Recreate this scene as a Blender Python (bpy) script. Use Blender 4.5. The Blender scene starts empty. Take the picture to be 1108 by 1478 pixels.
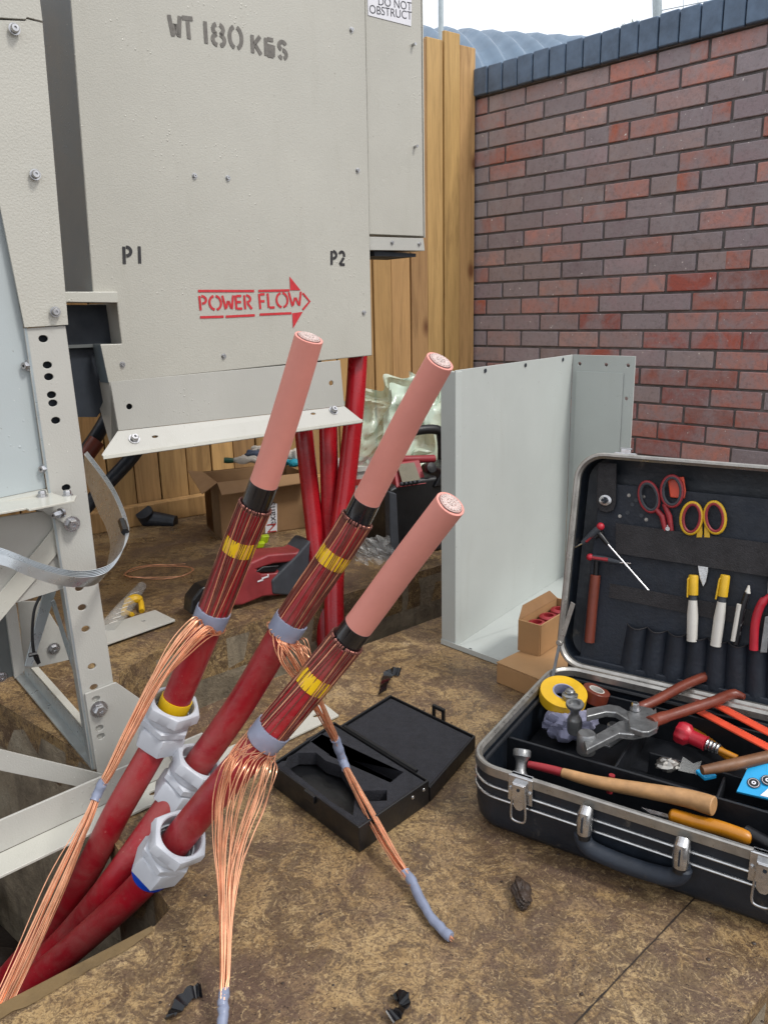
import bpy, bmesh, math, random
from mathutils import Vector, Matrix
from math import sin, cos, pi, radians, atan
random.seed(7)
S = bpy.context.scene
COL = S.collection
# ------------------------------------------------------------------ camera
F_PX = 1120.0; PITCH = atan(289/F_PX); ROLL = atan(.0227); CAM_H = .7
fw = Vector((0, cos(PITCH), -sin(PITCH))); r0 = Vector((1, 0, 0)); u0 = r0.cross(fw)
CR = cos(ROLL)*r0 - sin(ROLL)*u0; CU = sin(ROLL)*r0 + cos(ROLL)*u0; CF = fw
CP = Vector((0, 0, CAM_H))
cd = bpy.data.cameras.new('camera'); cam = bpy.data.objects.new('camera', cd); COL.objects.link(cam)
cd.sensor_fit = 'VERTICAL'; cd.sensor_height = 36; cd.lens = 36*F_PX/1478; cd.clip_start = .02; cd.clip_end = 2000
m = Matrix((CR, CU, -CF)).transposed().to_4x4(); m.translation = CP; cam.matrix_world = m
S.camera = cam
# ------------------------------------------------------------------ world, sun, exposure
SUN_EL = radians(52); SUN_DIR = Vector((.72, -.45, 0)).normalized()
w = bpy.data.worlds.new('World'); S.world = w; w.use_nodes = True
nt = w.node_tree; bg = nt.nodes['Background']
sky = nt.nodes.new('ShaderNodeTexSky'); sky.sky_type = 'NISHITA'; sky.sun_disc = False
sky.sun_elevation = SUN_EL; sky.sun_rotation = math.atan2(SUN_DIR.x, SUN_DIR.y); sky.dust_density = 4; sky.air_density = 1.2
mx = nt.nodes.new('ShaderNodeMix'); mx.data_type = 'RGBA'; mx.inputs[0].default_value = .72
nt.links.new(sky.outputs[0], mx.inputs[6]); mx.inputs[7].default_value = (12.2, 12.5, 13.1, 1)
nt.links.new(mx.outputs[2], bg.inputs[0]); bg.inputs[1].default_value = .1
sl = bpy.data.lights.new('sun', 'SUN'); sl.energy = 1.55; sl.angle = radians(10); sl.color = (1, .975, .94)
so = bpy.data.objects.new('sun', sl); COL.objects.link(so)
sd = Vector((SUN_DIR.x*cos(SUN_EL), SUN_DIR.y*cos(SUN_EL), sin(SUN_EL)))
so.rotation_euler = sd.to_track_quat('Z', 'Y').to_euler(); so.location = sd*5
S.view_settings.view_transform = 'Standard'; S.view_settings.look = 'None'
S.view_settings.gamma = 1; S.view_settings.exposure = .34
# ------------------------------------------------------------------ measuring helpers
def ray(px, py): return CR*((px-554)/F_PX) - CU*((py-739)/F_PX) + CF
def G(px, py, z=0.):
    d = ray(px, py); return CP + d*((z-CAM_H)/d.z)
def D(px, py, dep): return CP + ray(px, py)*dep
def W(px, py, plane, off=0.):
    p, n = plane; d = ray(px, py); return CP + d*(((p + n*off) - CP).dot(n)/d.dot(n))
def V(*a): return Vector(a)
ZZ = V(0, 0, 1)
cabu = V(.802, .597, 0).normalized(); cabn = V(.597, -.802, 0).normalized()
wallu = V(.701, -.714, 0).normalized(); walln = V(-.714, -.701, 0).normalized()
# ------------------------------------------------------------------ materials
def lin(h):
    h = h.lstrip('#'); o = []
    for i in (0, 2, 4):
        v = int(h[i:i+2], 16)/255; o.append(v/12.92 if v <= .04045 else ((v+.055)/1.055)**2.4)
    return (*o, 1)
class NT:
    def __init__(s, name):
        s.m = bpy.data.materials.new(name); s.m.use_nodes = True; s.t = s.m.node_tree
        s.b = s.t.nodes['Principled BSDF']; s.co = s.n('ShaderNodeTexCoord').outputs['Object']
    def n(s, k, **kw):
        x = s.t.nodes.new(k)
        for a, b in kw.items(): setattr(x, a, b)
        return x
    def l(s, a, b): s.t.links.new(a, b)
    def mapping(s, sc=(1, 1, 1), rot=(0, 0, 0)):
        x = s.n('ShaderNodeMapping'); x.inputs['Scale'].default_value = sc; x.inputs['Rotation'].default_value = rot; s.l(s.co, x.inputs[0]); return x.outputs[0]
    def noise(s, scale, det=6, rough=.6, dist=0, co=None):
        x = s.n('ShaderNodeTexNoise'); x.inputs['Scale'].default_value = scale; x.inputs['Detail'].default_value = det
        x.inputs['Roughness'].default_value = rough; x.inputs['Distortion'].default_value = dist
        s.l(co or s.co, x.inputs['Vector']); return x.outputs['Fac']
    def ramp(s, fac, stops):
        x = s.n('ShaderNodeValToRGB'); e = x.color_ramp.elements
        while len(e) < len(stops): e.new(.5)
        for k, (p, c) in zip(e, stops):
            k.position = p; k.color = c if len(c) == 4 else (*c, 1)
        s.l(fac, x.inputs[0]); return x.outputs[0]
    def mix(s, fac, a, b, mode='MIX'):
        x = s.n('ShaderNodeMix', data_type='RGBA', blend_type=mode)
        for i, v in ((0, fac), (6, a), (7, b)):
            if hasattr(v, 'default_value'): s.l(v, x.inputs[i])
            else: x.inputs[i].default_value = v
        return x.outputs[2]
    def bump(s, h, st=.3, dist=.01, prev=None):
        x = s.n('ShaderNodeBump'); x.inputs['Strength'].default_value = st; x.inputs['Distance'].default_value = dist
        s.l(h, x.inputs['Height'])
        if prev: s.l(prev, x.inputs['Normal'])
        s.l(x.outputs[0], s.b.inputs['Normal']); return x.outputs[0]
def BW(v): return (v, v, v, 1)
def mat(name, col, rough=.5, metal=0., var=.25, vs=12, bump=.0, bs=200, dirt=None, dirt_amt=.5, dirt_scale=20, spec=.5, coat=0, rvar=.1, trans=0, alpha=1, streak=None):
    t = NT(name); c = lin(col) if isinstance(col, str) else col
    dark = tuple(x*(1-var) for x in c[:3])+(1,); lite = tuple(min(1, x*(1+var*.6)) for x in c[:3])+(1,)
    co = t.mapping(streak) if streak else None
    out = t.ramp(t.noise(vs, co=co), [(.3, dark), (.7, lite)])
    if dirt:
        f = t.ramp(t.noise(dirt_scale, 9, .7, .4), [(.5+.25*(1-dirt_amt), BW(0)), (.62+.25*(1-dirt_amt), BW(min(1, dirt_amt+.3)))])
        out = t.mix(f, out, lin(dirt))
    t.l(out, t.b.inputs['Base Color'])
    r = t.ramp(t.noise(vs*2.3, 5), [(.3, BW(max(.03, rough-rvar))), (.7, BW(min(1, rough+rvar)))])
    t.l(r, t.b.inputs['Roughness']); t.b.inputs['Metallic'].default_value = metal
    t.b.inputs['Specular IOR Level'].default_value = spec; t.b.inputs['Coat Weight'].default_value = coat; t.b.inputs['Coat Roughness'].default_value = .15
    t.b.inputs['Transmission Weight'].default_value = trans; t.b.inputs['Alpha'].default_value = alpha
    if bump: t.bump(t.noise(bs, 3), bump, .002)
    return t.m
M = {}
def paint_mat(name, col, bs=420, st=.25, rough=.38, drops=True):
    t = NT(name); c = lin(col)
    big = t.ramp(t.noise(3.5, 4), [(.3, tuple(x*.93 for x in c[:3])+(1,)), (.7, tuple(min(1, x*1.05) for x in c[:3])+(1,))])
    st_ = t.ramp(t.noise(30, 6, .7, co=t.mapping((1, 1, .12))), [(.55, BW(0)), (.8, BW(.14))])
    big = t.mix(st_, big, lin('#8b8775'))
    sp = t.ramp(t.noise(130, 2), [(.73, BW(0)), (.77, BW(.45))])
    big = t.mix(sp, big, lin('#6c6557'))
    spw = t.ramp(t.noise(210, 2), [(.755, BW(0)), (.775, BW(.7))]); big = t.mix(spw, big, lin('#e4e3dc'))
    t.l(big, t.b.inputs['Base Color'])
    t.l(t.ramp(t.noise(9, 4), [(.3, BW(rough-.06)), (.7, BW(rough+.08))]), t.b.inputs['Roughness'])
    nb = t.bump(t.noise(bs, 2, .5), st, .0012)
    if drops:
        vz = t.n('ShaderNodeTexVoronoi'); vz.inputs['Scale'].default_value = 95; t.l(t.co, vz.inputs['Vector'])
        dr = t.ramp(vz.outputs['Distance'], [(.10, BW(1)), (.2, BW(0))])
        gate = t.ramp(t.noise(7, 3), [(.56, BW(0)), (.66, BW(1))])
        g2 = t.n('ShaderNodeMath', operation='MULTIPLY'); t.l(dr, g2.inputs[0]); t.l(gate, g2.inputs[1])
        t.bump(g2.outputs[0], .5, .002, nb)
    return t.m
M['paint'] = paint_mat('painted steel warm grey', '#b2b1aa')
M['paint_hammer'] = paint_mat('painted steel orange peel', '#b4b2a8', 360, .42, .27)
M['paint_panel'] = paint_mat('pale cool grey panel', '#aab2b3', 500, .08, .3)
M['paint_side_shade'] = paint_mat('grey paint with side shade', '#67737a', 420, .2, .4)  # shade on the cabinet's left side is put into this colour
M['paint_cover'] = paint_mat('painted steel pale green grey', '#b3b8b4', 500, .12, .42)
M['paint_shiny'] = paint_mat('painted steel pale gloss', '#bdbcb2', 420, .2, .22)  # paler, smoother version of the warm grey paint
M['galv'] = mat('galvanised steel', '#a9b3b6', .34, .55, .14, 25, .08, 150)
M['band'] = mat('bright steel band', '#c3c8cb', .3, .75, .12, 40, rvar=.06)
M['bolt'] = mat('zinc bolt', '#b9b9bb', .28, .9, .3, 80)
M['chrome'] = mat('worn chrome', '#c4c4c4', .22, .92, .25, 60, .1, 300, '#5b5148', .35, 60)
M['alu'] = mat('dull aluminium', '#a5a29c', .34, .8, .25, 50, .15, 240, '#564c40', .35, 45)
M['cast'] = mat('cast alloy', '#8f9090', .36, .75, .3, 70, .25, 300, '#4c4a46', .35, 80)
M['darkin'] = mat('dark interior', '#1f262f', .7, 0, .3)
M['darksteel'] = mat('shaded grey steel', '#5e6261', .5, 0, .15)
M['black_ink'] = mat('black stencil paint', '#2b2a2c', .6, 0, .35, 90)
M['grey_ink'] = mat('faded grey stencil paint', '#6d6963', .55, 0, .3, 90)
M['red_ink'] = mat('red stencil paint', '#c32c33', .5, 0, .2, 120)
M['paper'] = mat('white paper label', '#dddde2', .5, 0, .05)
M['print'] = mat('black print', '#3b3b42', .6)
M['redprint'] = mat('red print', '#b33a33', .6)
M['pink'] = mat('pink insulation', '#da9083', .5, 0, .08, 14, .12, 300, '#a0685c', .3, 30)
M['pink_end'] = mat('white cut end', '#cfb0a8', .5, 0, .3, 260)
M['strand_end'] = mat('cut strand ends', '#cdbab2', .4, .25, .3, 200)
M['semicon'] = mat('black glossy layer', '#0e1016', .2, 0, .3, 30, coat=.4)
def sheath_mat():
    t = NT('red cable sheath')
    base = t.ramp(t.noise(10), [(.3, lin('#80111c')), (.7, lin('#a31725'))])
    scuff = t.ramp(t.noise(13, 10, .78, .6), [(.43, BW(.0)), (.64, BW(.62))])
    base = t.mix(scuff, base, lin('#94514c'))
    fine = t.ramp(t.noise(260, 3, .7), [(.66, BW(0)), (.74, BW(.6))]); base = t.mix(fine, base, lin('#b98078'))
    t.l(base, t.b.inputs['Base Color']); t.l(t.ramp(scuff, [(0, BW(.32)), (1, BW(.62))]), t.b.inputs['Roughness'])
    t.bump(t.noise(160, 5), .18, .002); return t.m
M['sheath'] = sheath_mat()
M['sheath_clean'] = mat('clean red sheath', '#a5141f', .3, 0, .2, 14, .05, 200, '#a35452', .25, 25)
M['copper'] = mat('copper wire', (.86, .43, .25, 1), .36, .62, .25, 60)
M['copper_dull'] = mat('oxidised copper wire', (.25, .10, .08, 1), .42, .65, .4, 60)
M['tape_grey'] = mat('grey pvc tape', '#7f879c', .38, 0, .1, 40, .25, 90)
M['tape_yellow'] = mat('yellow tape', '#d8b010', .4, 0, .12, 40)
M['gland'] = mat('light grey nylon', '#b7bbc2', .42, 0, .06, 20, .06, 200, '#8b7a70', .12, 25)
M['blue_ring'] = mat('blue rubber ring', '#0c3fae', .45)
def ground_mat():
    t = NT('muddy screed')
    co = t.mapping((1, 1, 1), (0, 0, .7))
    wn = t.n('ShaderNodeTexNoise'); wn.inputs['Scale'].default_value = 9; wn.inputs['Detail'].default_value = 6; t.l(co, wn.inputs['Vector'])
    va = t.n('ShaderNodeVectorMath', operation='MULTIPLY_ADD'); t.l(wn.outputs['Color'], va.inputs[0]); va.inputs[1].default_value = (.12, .12, .05); t.l(co, va.inputs[2])
    tan = t.ramp(t.noise(5, 9, .7), [(.3, lin('#75614a')), (.48, lin('#977c55')), (.62, lin('#b0966c')), (.75, lin('#bfab8c'))])
    big = t.noise(4.2, 5, .6, .4, co)
    def thr(n, b, lo, hi, amt=.5):    # noise n sharpened, its threshold shifted by the slow noise b
        m1 = t.n('ShaderNodeMath', operation='MULTIPLY_ADD'); t.l(b, m1.inputs[0]); m1.inputs[1].default_value = amt; t.l(n, m1.inputs[2])
        return t.ramp(m1.outputs[0], [(lo, BW(0)), (hi, BW(1))])
    mud1 = thr(t.noise(26, 12, .74, .5, va.outputs[0]), big, .735, .80)
    mud2 = thr(t.noise(75, 9, .78, .3, va.outputs[0]), big, .75, .83)
    mudc = t.ramp(t.noise(60, 7, .7), [(.3, lin('#3a2d22')), (.55, lin('#584839')), (.75, lin('#71604e'))])
    half = t.ramp(mud1, [(0, BW(0)), (1, BW(.76))]); col = t.mix(half, tan, mudc)
    h2 = t.ramp(mud2, [(0, BW(0)), (1, BW(.5))]); col = t.mix(h2, col, lin('#54402d'))
    pur = t.ramp(t.noise(8, 7, .7, .5, co), [(.50, BW(0)), (.60, BW(.55))]); col = t.mix(pur, col, lin('#5f4a41'))
    fine0 = t.ramp(t.noise(70, 7, .72, 2.6), [(.50, BW(0)), (.545, BW(.62))]); col = t.mix(fine0, col, lin('#4c3a30'))
    lt0 = t.ramp(t.noise(60, 7, .75, 3.0, va.outputs[0]), [(.56, BW(0)), (.60, BW(.6))]); col = t.mix(lt0, col, lin('#b89f76'))
    fine = t.ramp(t.noise(320, 6, .8), [(.50, BW(0)), (.60, BW(.75))]); col = t.mix(fine, col, lin('#463526'))
    lt = t.ramp(t.noise(240, 5, .8, .5), [(.60, BW(0)), (.70, BW(.6))]); col = t.mix(lt, col, lin('#cbb184'))
    spk = t.ramp(t.noise(480, 2, .6), [(.72, BW(0)), (.75, BW(.9))]); col = t.mix(spk, col, lin('#e0d6c2'))
    t.l(col, t.b.inputs['Base Color'])
    wet = t.ramp(t.noise(8, 6, .65, .4, co), [(.38, BW(.20)), (.62, BW(.62))]); t.l(wet, t.b.inputs['Roughness'])
    t.b.inputs['Specular IOR Level'].default_value = .42
    a = t.bump(mud1, .3, .002); a = t.bump(t.noise(160, 8, .78), .4, .002, a); t.bump(t.noise(22, 6), .2, .005, a)
    return t.m
M['ground'] = ground_mat()
def conc_mat():
    t = NT('weathered concrete')
    col = t.ramp(t.noise(6, 9, .68, .3), [(.28, lin('#5c5143')), (.5, lin('#8a7d68')), (.72, lin('#a39a86'))])
    st = t.ramp(t.noise(22, 8, .7, .3, t.mapping((1, 1, .18))), [(.5, BW(0)), (.7, BW(.7))]); col = t.mix(st, col, lin('#4c443a'))
    p = t.ramp(t.noise(90, 5, .7), [(.6, BW(0)), (.7, BW(.6))]); col = t.mix(p, col, lin('#3d362e'))
    t.l(col, t.b.inputs['Base Color']); t.b.inputs['Roughness'].default_value = .75
    a = t.bump(t.noise(70, 9, .75), .6, .006); t.bump(t.noise(14, 6), .4, .02, a); return t.m
M['conc'] = conc_mat()
M['soil'] = mat('dark wet soil', '#2b2119', .7, 0, .5, 30, .9, 60, '#55402c', .6, 40)
def wood_mat(name, a, b, axis=(1, 1, .07), knots=True):
    t = NT(name)
    co = t.mapping(axis)
    g = t.noise(26, 9, .65, .9, co)
    col = t.ramp(g, [(.28, lin(a)), (.5, lin(b)), (.75, tuple(min(1, x*1.2) for x in lin(b)[:3])+(1,))])
    fib = t.ramp(t.noise(160, 4, .7, .2, co), [(.4, BW(0)), (.8, BW(.35))]); col = t.mix(fib, col, lin(a))
    if knots:
        vz = t.n('ShaderNodeTexVoronoi'); vz.inputs['Scale'].default_value = 7.5; t.l(t.mapping((1, 1, .55)), vz.inputs['Vector'])
        k = t.ramp(vz.outputs['Distance'], [(.07, BW(.95)), (.13, BW(.5)), (.22, BW(0))]); col = t.mix(k, col, lin('#6b4325'))
    at = t.n('ShaderNodeAttribute', attribute_name='tint'); col = t.mix(1., col, at.outputs['Color'], 'MULTIPLY')
    t.l(col, t.b.inputs['Base Color']); t.b.inputs['Roughness'].default_value = .68
    t.bump(g, .25, .003); return t.m
M['fence'] = wood_mat('larch boards', '#84663f', '#b3905f')
M['ash'] = mat('worn ash handle', '#b3895c', .5, 0, .3, 40, .2, 120, '#5b412c', .35, 60)
M['stick'] = mat('dirty brown wood', '#6d4a30', .5, 0, .4, 30, .2, 120, '#3a281c', .4, 50)
def brick_mat():
    t = NT('engineering brick')
    at = t.n('ShaderNodeAttribute', attribute_name='tint').outputs['Color']
    n = t.ramp(t.noise(9, 9, .7, .5), [(.38, BW(0)), (.60, BW(.8))])
    col = t.mix(n, at, lin('#978d90'))
    sc = t.ramp(t.noise(60, 7, .75), [(.5, BW(0)), (.68, BW(.36))]); col = t.mix(sc, col, lin('#4e4548'))
    eff = t.ramp(t.noise(4.2, 8, .7, .3, t.mapping((1, 1, .5))), [(.54, BW(0)), (.70, BW(.6))]); col = t.mix(eff, col, lin('#aba6a8'))
    sp = t.ramp(t.noise(75, 2, .5), [(.735, BW(0)), (.75, BW(1))]); col = t.mix(sp, col, lin('#dcd5cf'))
    t.l(col, t.b.inputs['Base Color']); t.b.inputs['Roughness'].default_value = .68
    a = t.bump(t.noise(55, 8, .7), .6, .004); t.bump(t.noise(260, 4), .3, .001, a); return t.m
M['brick'] = brick_mat()
M['mortar'] = mat('dark mortar', '#6a6564', .85, 0, .35, 30, .8, 120, '#6b6a55', .4, 12)
M['coping'] = mat('blue engineering brick', '#5d7188', .5, 0, .3, 18, .4, 70, '#67707b', .3, 20)
M['roofmetal'] = mat('corrugated sheet', '#6f8294', .45, .3, .15, 3)
M['card'] = mat('brown cardboard', '#a98359', .75, 0, .1, 15, .12, 60, '#8c6a45', .25, 12)
M['card_in'] = mat('cardboard inside', '#8b6844', .8, 0, .12, 15)
M['card_dk'] = mat('old cardboard', '#8c6c4a', .8, 0, .14, 12, .15, 60, '#6b5036', .3, 9)
M['case'] = mat('dark blue case plastic', '#171e27', .45, 0, .35, 20, .35, 90, '#5d574e', .55, 24)
M['case_in'] = mat('black tray plastic', '#15181d', .5, 0, .35, 20, .3, 110, '#3f3a35', .32, 30)
M['navy'] = mat('dark navy leatherette', '#181f2a', .6, 0, .3, 25, .4, 160, '#3a3f47', .25, 45)
M['elastic'] = mat('worn black elastic', '#272527', .7, 0, .3, 60, .5, 400)
M['foam'] = mat('black foam', '#222329', .9, 0, .3, 60, .8, 500, '#2c2b2e', .3, 60)
M['blackpl'] = mat('black plastic', '#101114', .4, 0, .3, 30, .15, 120, '#4a4038', .22, 40)
M['blackshine'] = mat('shiny black tape', '#0b0c10', .2, 0, .3, 30)
M['redpl'] = mat('red plastic', '#93272e', .48, 0, .25, 20, .15, 100, '#5a3a36', .42, 26)
M['sawred'] = mat('dusty red housing', '#8a3034', .5, 0, .25, 20, .15, 100, '#6b4c44', .5, 22)
M['case_handle'] = mat('dull case handle', '#1d2530', .62, 0, .3, 30, .2, 120, '#544d45', .4, 40)
M['redbright'] = mat('bright red plastic', '#ae2030', .38, 0, .2, 30, .1, 90, '#4c2420', .25, 50)
M['greypl'] = mat('dark grey rubber', '#3b3f45', .6, 0, .25, 30, .2, 100, '#6a625a', .3, 30)
M['brownpl'] = mat('brown vinyl grip', '#6e3324', .4, 0, .22, 30, .15, 100, '#3a211b', .3, 50)
M['yellowpl'] = mat('yellow plastic', '#d3a81e', .45, 0, .14, 30, .08, 100, '#6b5518', .32, 50)
M['amber'] = mat('amber plastic', '#b9781a', .3, 0, .2, 30, dirt='#5b3d1a', dirt_amt=.3)
M['whitepl'] = mat('stained white plastic', '#c9c6be', .45, 0, .1, 30, dirt='#6a5b4c', dirt_amt=.3, dirt_scale=90)
M['orange'] = mat('orange folding rule', '#dd5236', .45, 0, .15, 40, dirt='#7a3325', dirt_amt=.2, dirt_scale=120)
M['teal'] = mat('teal glove', '#12879c', .55, 0, .3, 40, .3, 150)
M['navyfab'] = mat('blue grey fabric', '#3f4a5e', .8, 0, .3, 40, .4, 200)
M['whitefab'] = mat('dirty white fabric', '#b8b2a8', .8, 0, .2, 30, .4, 200, '#6f675c', .3, 30)
M['lilac'] = mat('lilac cloth', '#8f90a8', .75, 0, .15, 40, .5, 120)
M['bluecard'] = mat('blue packet', '#1f9ad0', .4, 0, .08, 30)
M['green_in'] = mat('green pipe lining', '#0e4a38', .4)
M['display'] = mat('dull display', '#6c6652', .3)
M['limepl'] = mat('lime plastic', '#a8bd1a', .4)
M['mud'] = mat('lump of mud', '#3a2d24', .55, 0, .4, 60, .9, 90)
def film_mat(name, col, alpha):
    t = NT(name); t.b.inputs['Base Color'].default_value = lin(col); t.b.inputs['Roughness'].default_value = .22
    t.l(t.ramp(t.noise(9, 5), [(.35, BW(alpha-.12)), (.7, BW(alpha+.1))]), t.b.inputs['Alpha']); t.b.inputs['Specular IOR Level'].default_value = .8; return t.m
M['green_film'] = film_mat('pale green polythene', '#cfe2d0', .7)
M['clear_film'] = film_mat('clear film', '#c9c9c4', .34)
# ------------------------------------------------------------------ mesh builder
BASE = {}
class MB:
    def __init__(s): s.v = []; s.f = []; s.tint = None; s.tints = []
    def add(s, vs, fs, tint=None):
        o = len(s.v); s.v += [Vector(x) for x in vs]; s.f += [tuple(i+o for i in f) for f in fs]
        s.tints += [tint or (1, 1, 1, 1)]*len(fs); return s
    def box(s, c, ax, ay, az, tint=None):   # centre, half axes vectors
        c = Vector(c); P = [c+ax*i+ay*j+az*k for i in (-1, 1) for j in (-1, 1) for k in (-1, 1)]
        return s.add(P, [(0, 1, 3, 2), (4, 6, 7, 5), (0, 4, 5, 1), (2, 3, 7, 6), (0, 2, 6, 4), (1, 5, 7, 3)], tint)
    def prism(s, pts, ext, tint=None):
        n = len(pts); ext = Vector(ext); P = list(pts)+[p+ext for p in pts]
        return s.add(P, [tuple(range(n)), tuple(range(2*n-1, n-1, -1))]+[(i, (i+1) % n, n+(i+1) % n, n+i) for i in range(n)], tint)
    def frame(s, ax):
        a = ax.normalized(); t = ZZ if abs(a.z) < .9 else V(1, 0, 0); e1 = a.cross(t).normalized(); return a, e1, a.cross(e1)
    def tube(s, path, rad, seg=12, caps=True, tint=None):
        path = [Vector(p) for p in path]; n = len(path); R = rad if isinstance(rad, (list, tuple)) else [rad]*n
        tg = [(path[min(i+1, n-1)]-path[max(i-1, 0)]).normalized() for i in range(n)]
        _, e1, _ = s.frame(tg[0]); P = []
        for i in range(n):
            e1 = (e1-tg[i]*e1.dot(tg[i])).normalized(); e2 = tg[i].cross(e1)
            P += [path[i]+(e1*cos(2*pi*k/seg)+e2*sin(2*pi*k/seg))*R[i] for k in range(seg)]
        Fs = [(i*seg+k, i*seg+(k+1) % seg, (i+1)*seg+(k+1) % seg, (i+1)*seg+k) for i in range(n-1) for k in range(seg)]
        if caps: Fs += [tuple(range(seg-1, -1, -1)), tuple(range((n-1)*seg, n*seg))]
        return s.add(P, Fs, tint)
    def lathe(s, o, axis, prof, seg=32, squash=None, e=None, closed=False, rf=None):
        a, e1, e2 = s.frame(axis)
        if e is not None: e1 = (e-a*e.dot(a)).normalized(); e2 = a.cross(e1)
        P = []; n = len(prof)
        for (r, h) in prof:
            for k in range(seg):
                th = 2*pi*k/seg; rr = r*(rf(th, r) if rf else 1)
                P.append(o+a*h+(e1*cos(th)+e2*sin(th)*(squash or 1))*rr)
        rng = n if closed else n-1
        Fs = [(i*seg+k, i*seg+(k+1) % seg, ((i+1) % n)*seg+(k+1) % seg, ((i+1) % n)*seg+k) for i in range(rng) for k in range(seg)]
        if not closed:
            if prof[0][0] > 1e-6: Fs.append(tuple(range(seg-1, -1, -1)))
            if prof[-1][0] > 1e-6: Fs.append(tuple(range((n-1)*seg, n*seg)))
        return s.add(P, Fs)
    def ribbon(s, a, b, th=0.):
        n = len(a)
        if not th: return s.add(list(a)+list(b), [(i, i+1, n+i+1, n+i) for i in range(n-1)])
        nn = [(a[min(i+1, n-1)]-a[max(0, i-1)]).cross(b[i]-a[i]).normalized()*th for i in range(n)]
        P = list(a)+list(b)+[a[i]+nn[i] for i in range(n)]+[b[i]+nn[i] for i in range(n)]; F = []
        for i in range(n-1):
            F += [(i, i+1, n+i+1, n+i), (2*n+i, 3*n+i, 3*n+i+1, 2*n+i+1), (i, 2*n+i, 2*n+i+1, i+1), (n+i, n+i+1, 3*n+i+1, 3*n+i)]
        F += [(0, n, 3*n, 2*n), (n-1, 3*n-1, 4*n-1, 2*n-1)]
        return s.add(P, F)
    def loft(s, rings, closed=False, caps=True):
        k = len(rings[0]); n = len(rings); P = [p for r in rings for p in r]; F = []
        for i in range(n if closed else n-1):
            for j in range(k): F.append((i*k+j, i*k+(j+1) % k, ((i+1) % n)*k+(j+1) % k, ((i+1) % n)*k+j))
        if caps and not closed: F += [tuple(range(k-1, -1, -1)), tuple(range((n-1)*k, n*k))]
        return s.add(P, F)
    def holed(s, outer, holes, ext):
        bm = bmesh.new(); ext = Vector(ext); fl = outer[:]
        n = (outer[1]-outer[0]).cross(outer[2]-outer[1]).normalized()
        for lp in [outer]+holes:
            vs = [bm.verts.new(p) for p in lp]
            for i in range(len(vs)): bm.edges.new((vs[i], vs[(i+1) % len(vs)]))
        nrm = ext.normalized()
        bmesh.ops.triangle_fill(bm, use_beauty=True, edges=bm.edges[:], normal=nrm)
        r = bmesh.ops.extrude_face_region(bm, geom=bm.faces[:], use_keep_orig=True)
        bmesh.ops.translate(bm, verts=[x for x in r['geom'] if isinstance(x, bmesh.types.BMVert)], vec=ext)
        bm.verts.index_update(); s.add([v.co.copy() for v in bm.verts], [tuple(v.index for v in f.verts) for f in bm.faces]); bm.free(); return s
    def sphere(s, c, r, sc=(1, 1, 1), seg=12, rings=8, fx=None):
        P = [];
        for i in range(1, rings):
            for k in range(seg):
                d = V(sin(pi*i/rings)*cos(2*pi*k/seg), sin(pi*i/rings)*sin(2*pi*k/seg), cos(pi*i/rings)); q = fx(d) if fx else 1
                P.append(Vector(c)+V(d.x*sc[0], d.y*sc[1], d.z*sc[2])*r*q)
        o = len(P); P += [Vector(c)+V(0, 0, r*sc[2]), Vector(c)-V(0, 0, r*sc[2])]
        Fs = [(i*seg+k, (i+1)*seg+k, (i+1)*seg+(k+1) % seg, i*seg+(k+1) % seg) for i in range(rings-2) for k in range(seg)]
        Fs += [(o, k, (k+1) % seg) for k in range(seg)]+[(o+1, (rings-2)*seg+(k+1) % seg, (rings-2)*seg+k) for k in range(seg)]
        return s.add(P, Fs)
    def build(s, name, mt, parent=None, bevel=0, base=None, sharp=38, sub=0, rec=True, bseg=2):
        b = BASE[parent.name] if parent else (base if base is not None else (sum(s.v, Vector())/len(s.v)))
        me = bpy.data.meshes.new(name); me.from_pydata([x-b for x in s.v], [], s.f)
        ca = me.color_attributes.new('tint', 'FLOAT_COLOR', 'CORNER')
        i = 0
        for fi, f in enumerate(s.f):
            for _ in f: ca.data[i].color = s.tints[fi]; i += 1
        bm = bmesh.new(); bm.from_mesh(me)
        bmesh.ops.remove_doubles(bm, verts=bm.verts, dist=1e-6)
        if rec: bmesh.ops.recalc_face_normals(bm, faces=bm.faces)
        for f in bm.faces: f.smooth = True
        for e in bm.edges:
            if len(e.link_faces) == 2 and e.calc_face_angle(0) > radians(sharp): e.smooth = False
        bm.to_mesh(me); bm.free()
        me.materials.append(M[mt] if isinstance(mt, str) else mt)
        o = bpy.data.objects.new(name, me); COL.objects.link(o); BASE[o.name] = b
        if parent: o.parent = parent
        else: o.location = b
        if bevel:
            md = o.modifiers.new('bevel', 'BEVEL'); md.width = bevel; md.segments = bseg; md.limit_method = 'ANGLE'; md.angle_limit = radians(35); md.harden_normals = True
        if sub:
            md = o.modifiers.new('sub', 'SUBSURF'); md.levels = sub; md.render_levels = sub
        return o
def tag(o, label, cat, group=None, kind=None):
    if label: o['label'] = label
    if cat: o['category'] = cat
    if group: o['group'] = group
    if kind: o['kind'] = kind
    return o
def thing(name, base, label, cat, group=None):
    o = bpy.data.objects.new(name, None); COL.objects.link(o); o.location = base; BASE[o.name] = Vector(base); o.empty_display_size = .05
    return tag(o, label, cat, group)
def spl(pts, n=6):
    pts = [Vector(p) for p in pts]; o = []; k = len(pts)
    for i in range(k-1):
        p0, p1, p2, p3 = pts[max(i-1, 0)], pts[i], pts[i+1], pts[min(i+2, k-1)]
        for j in range(n):
            t = j/n; o.append(.5*((2*p1)+(p2-p0)*t+(2*p0-5*p1+4*p2-p3)*t*t+(3*p1-p0-3*p2+p3)*t**3))
    o.append(pts[-1]); return o
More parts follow.
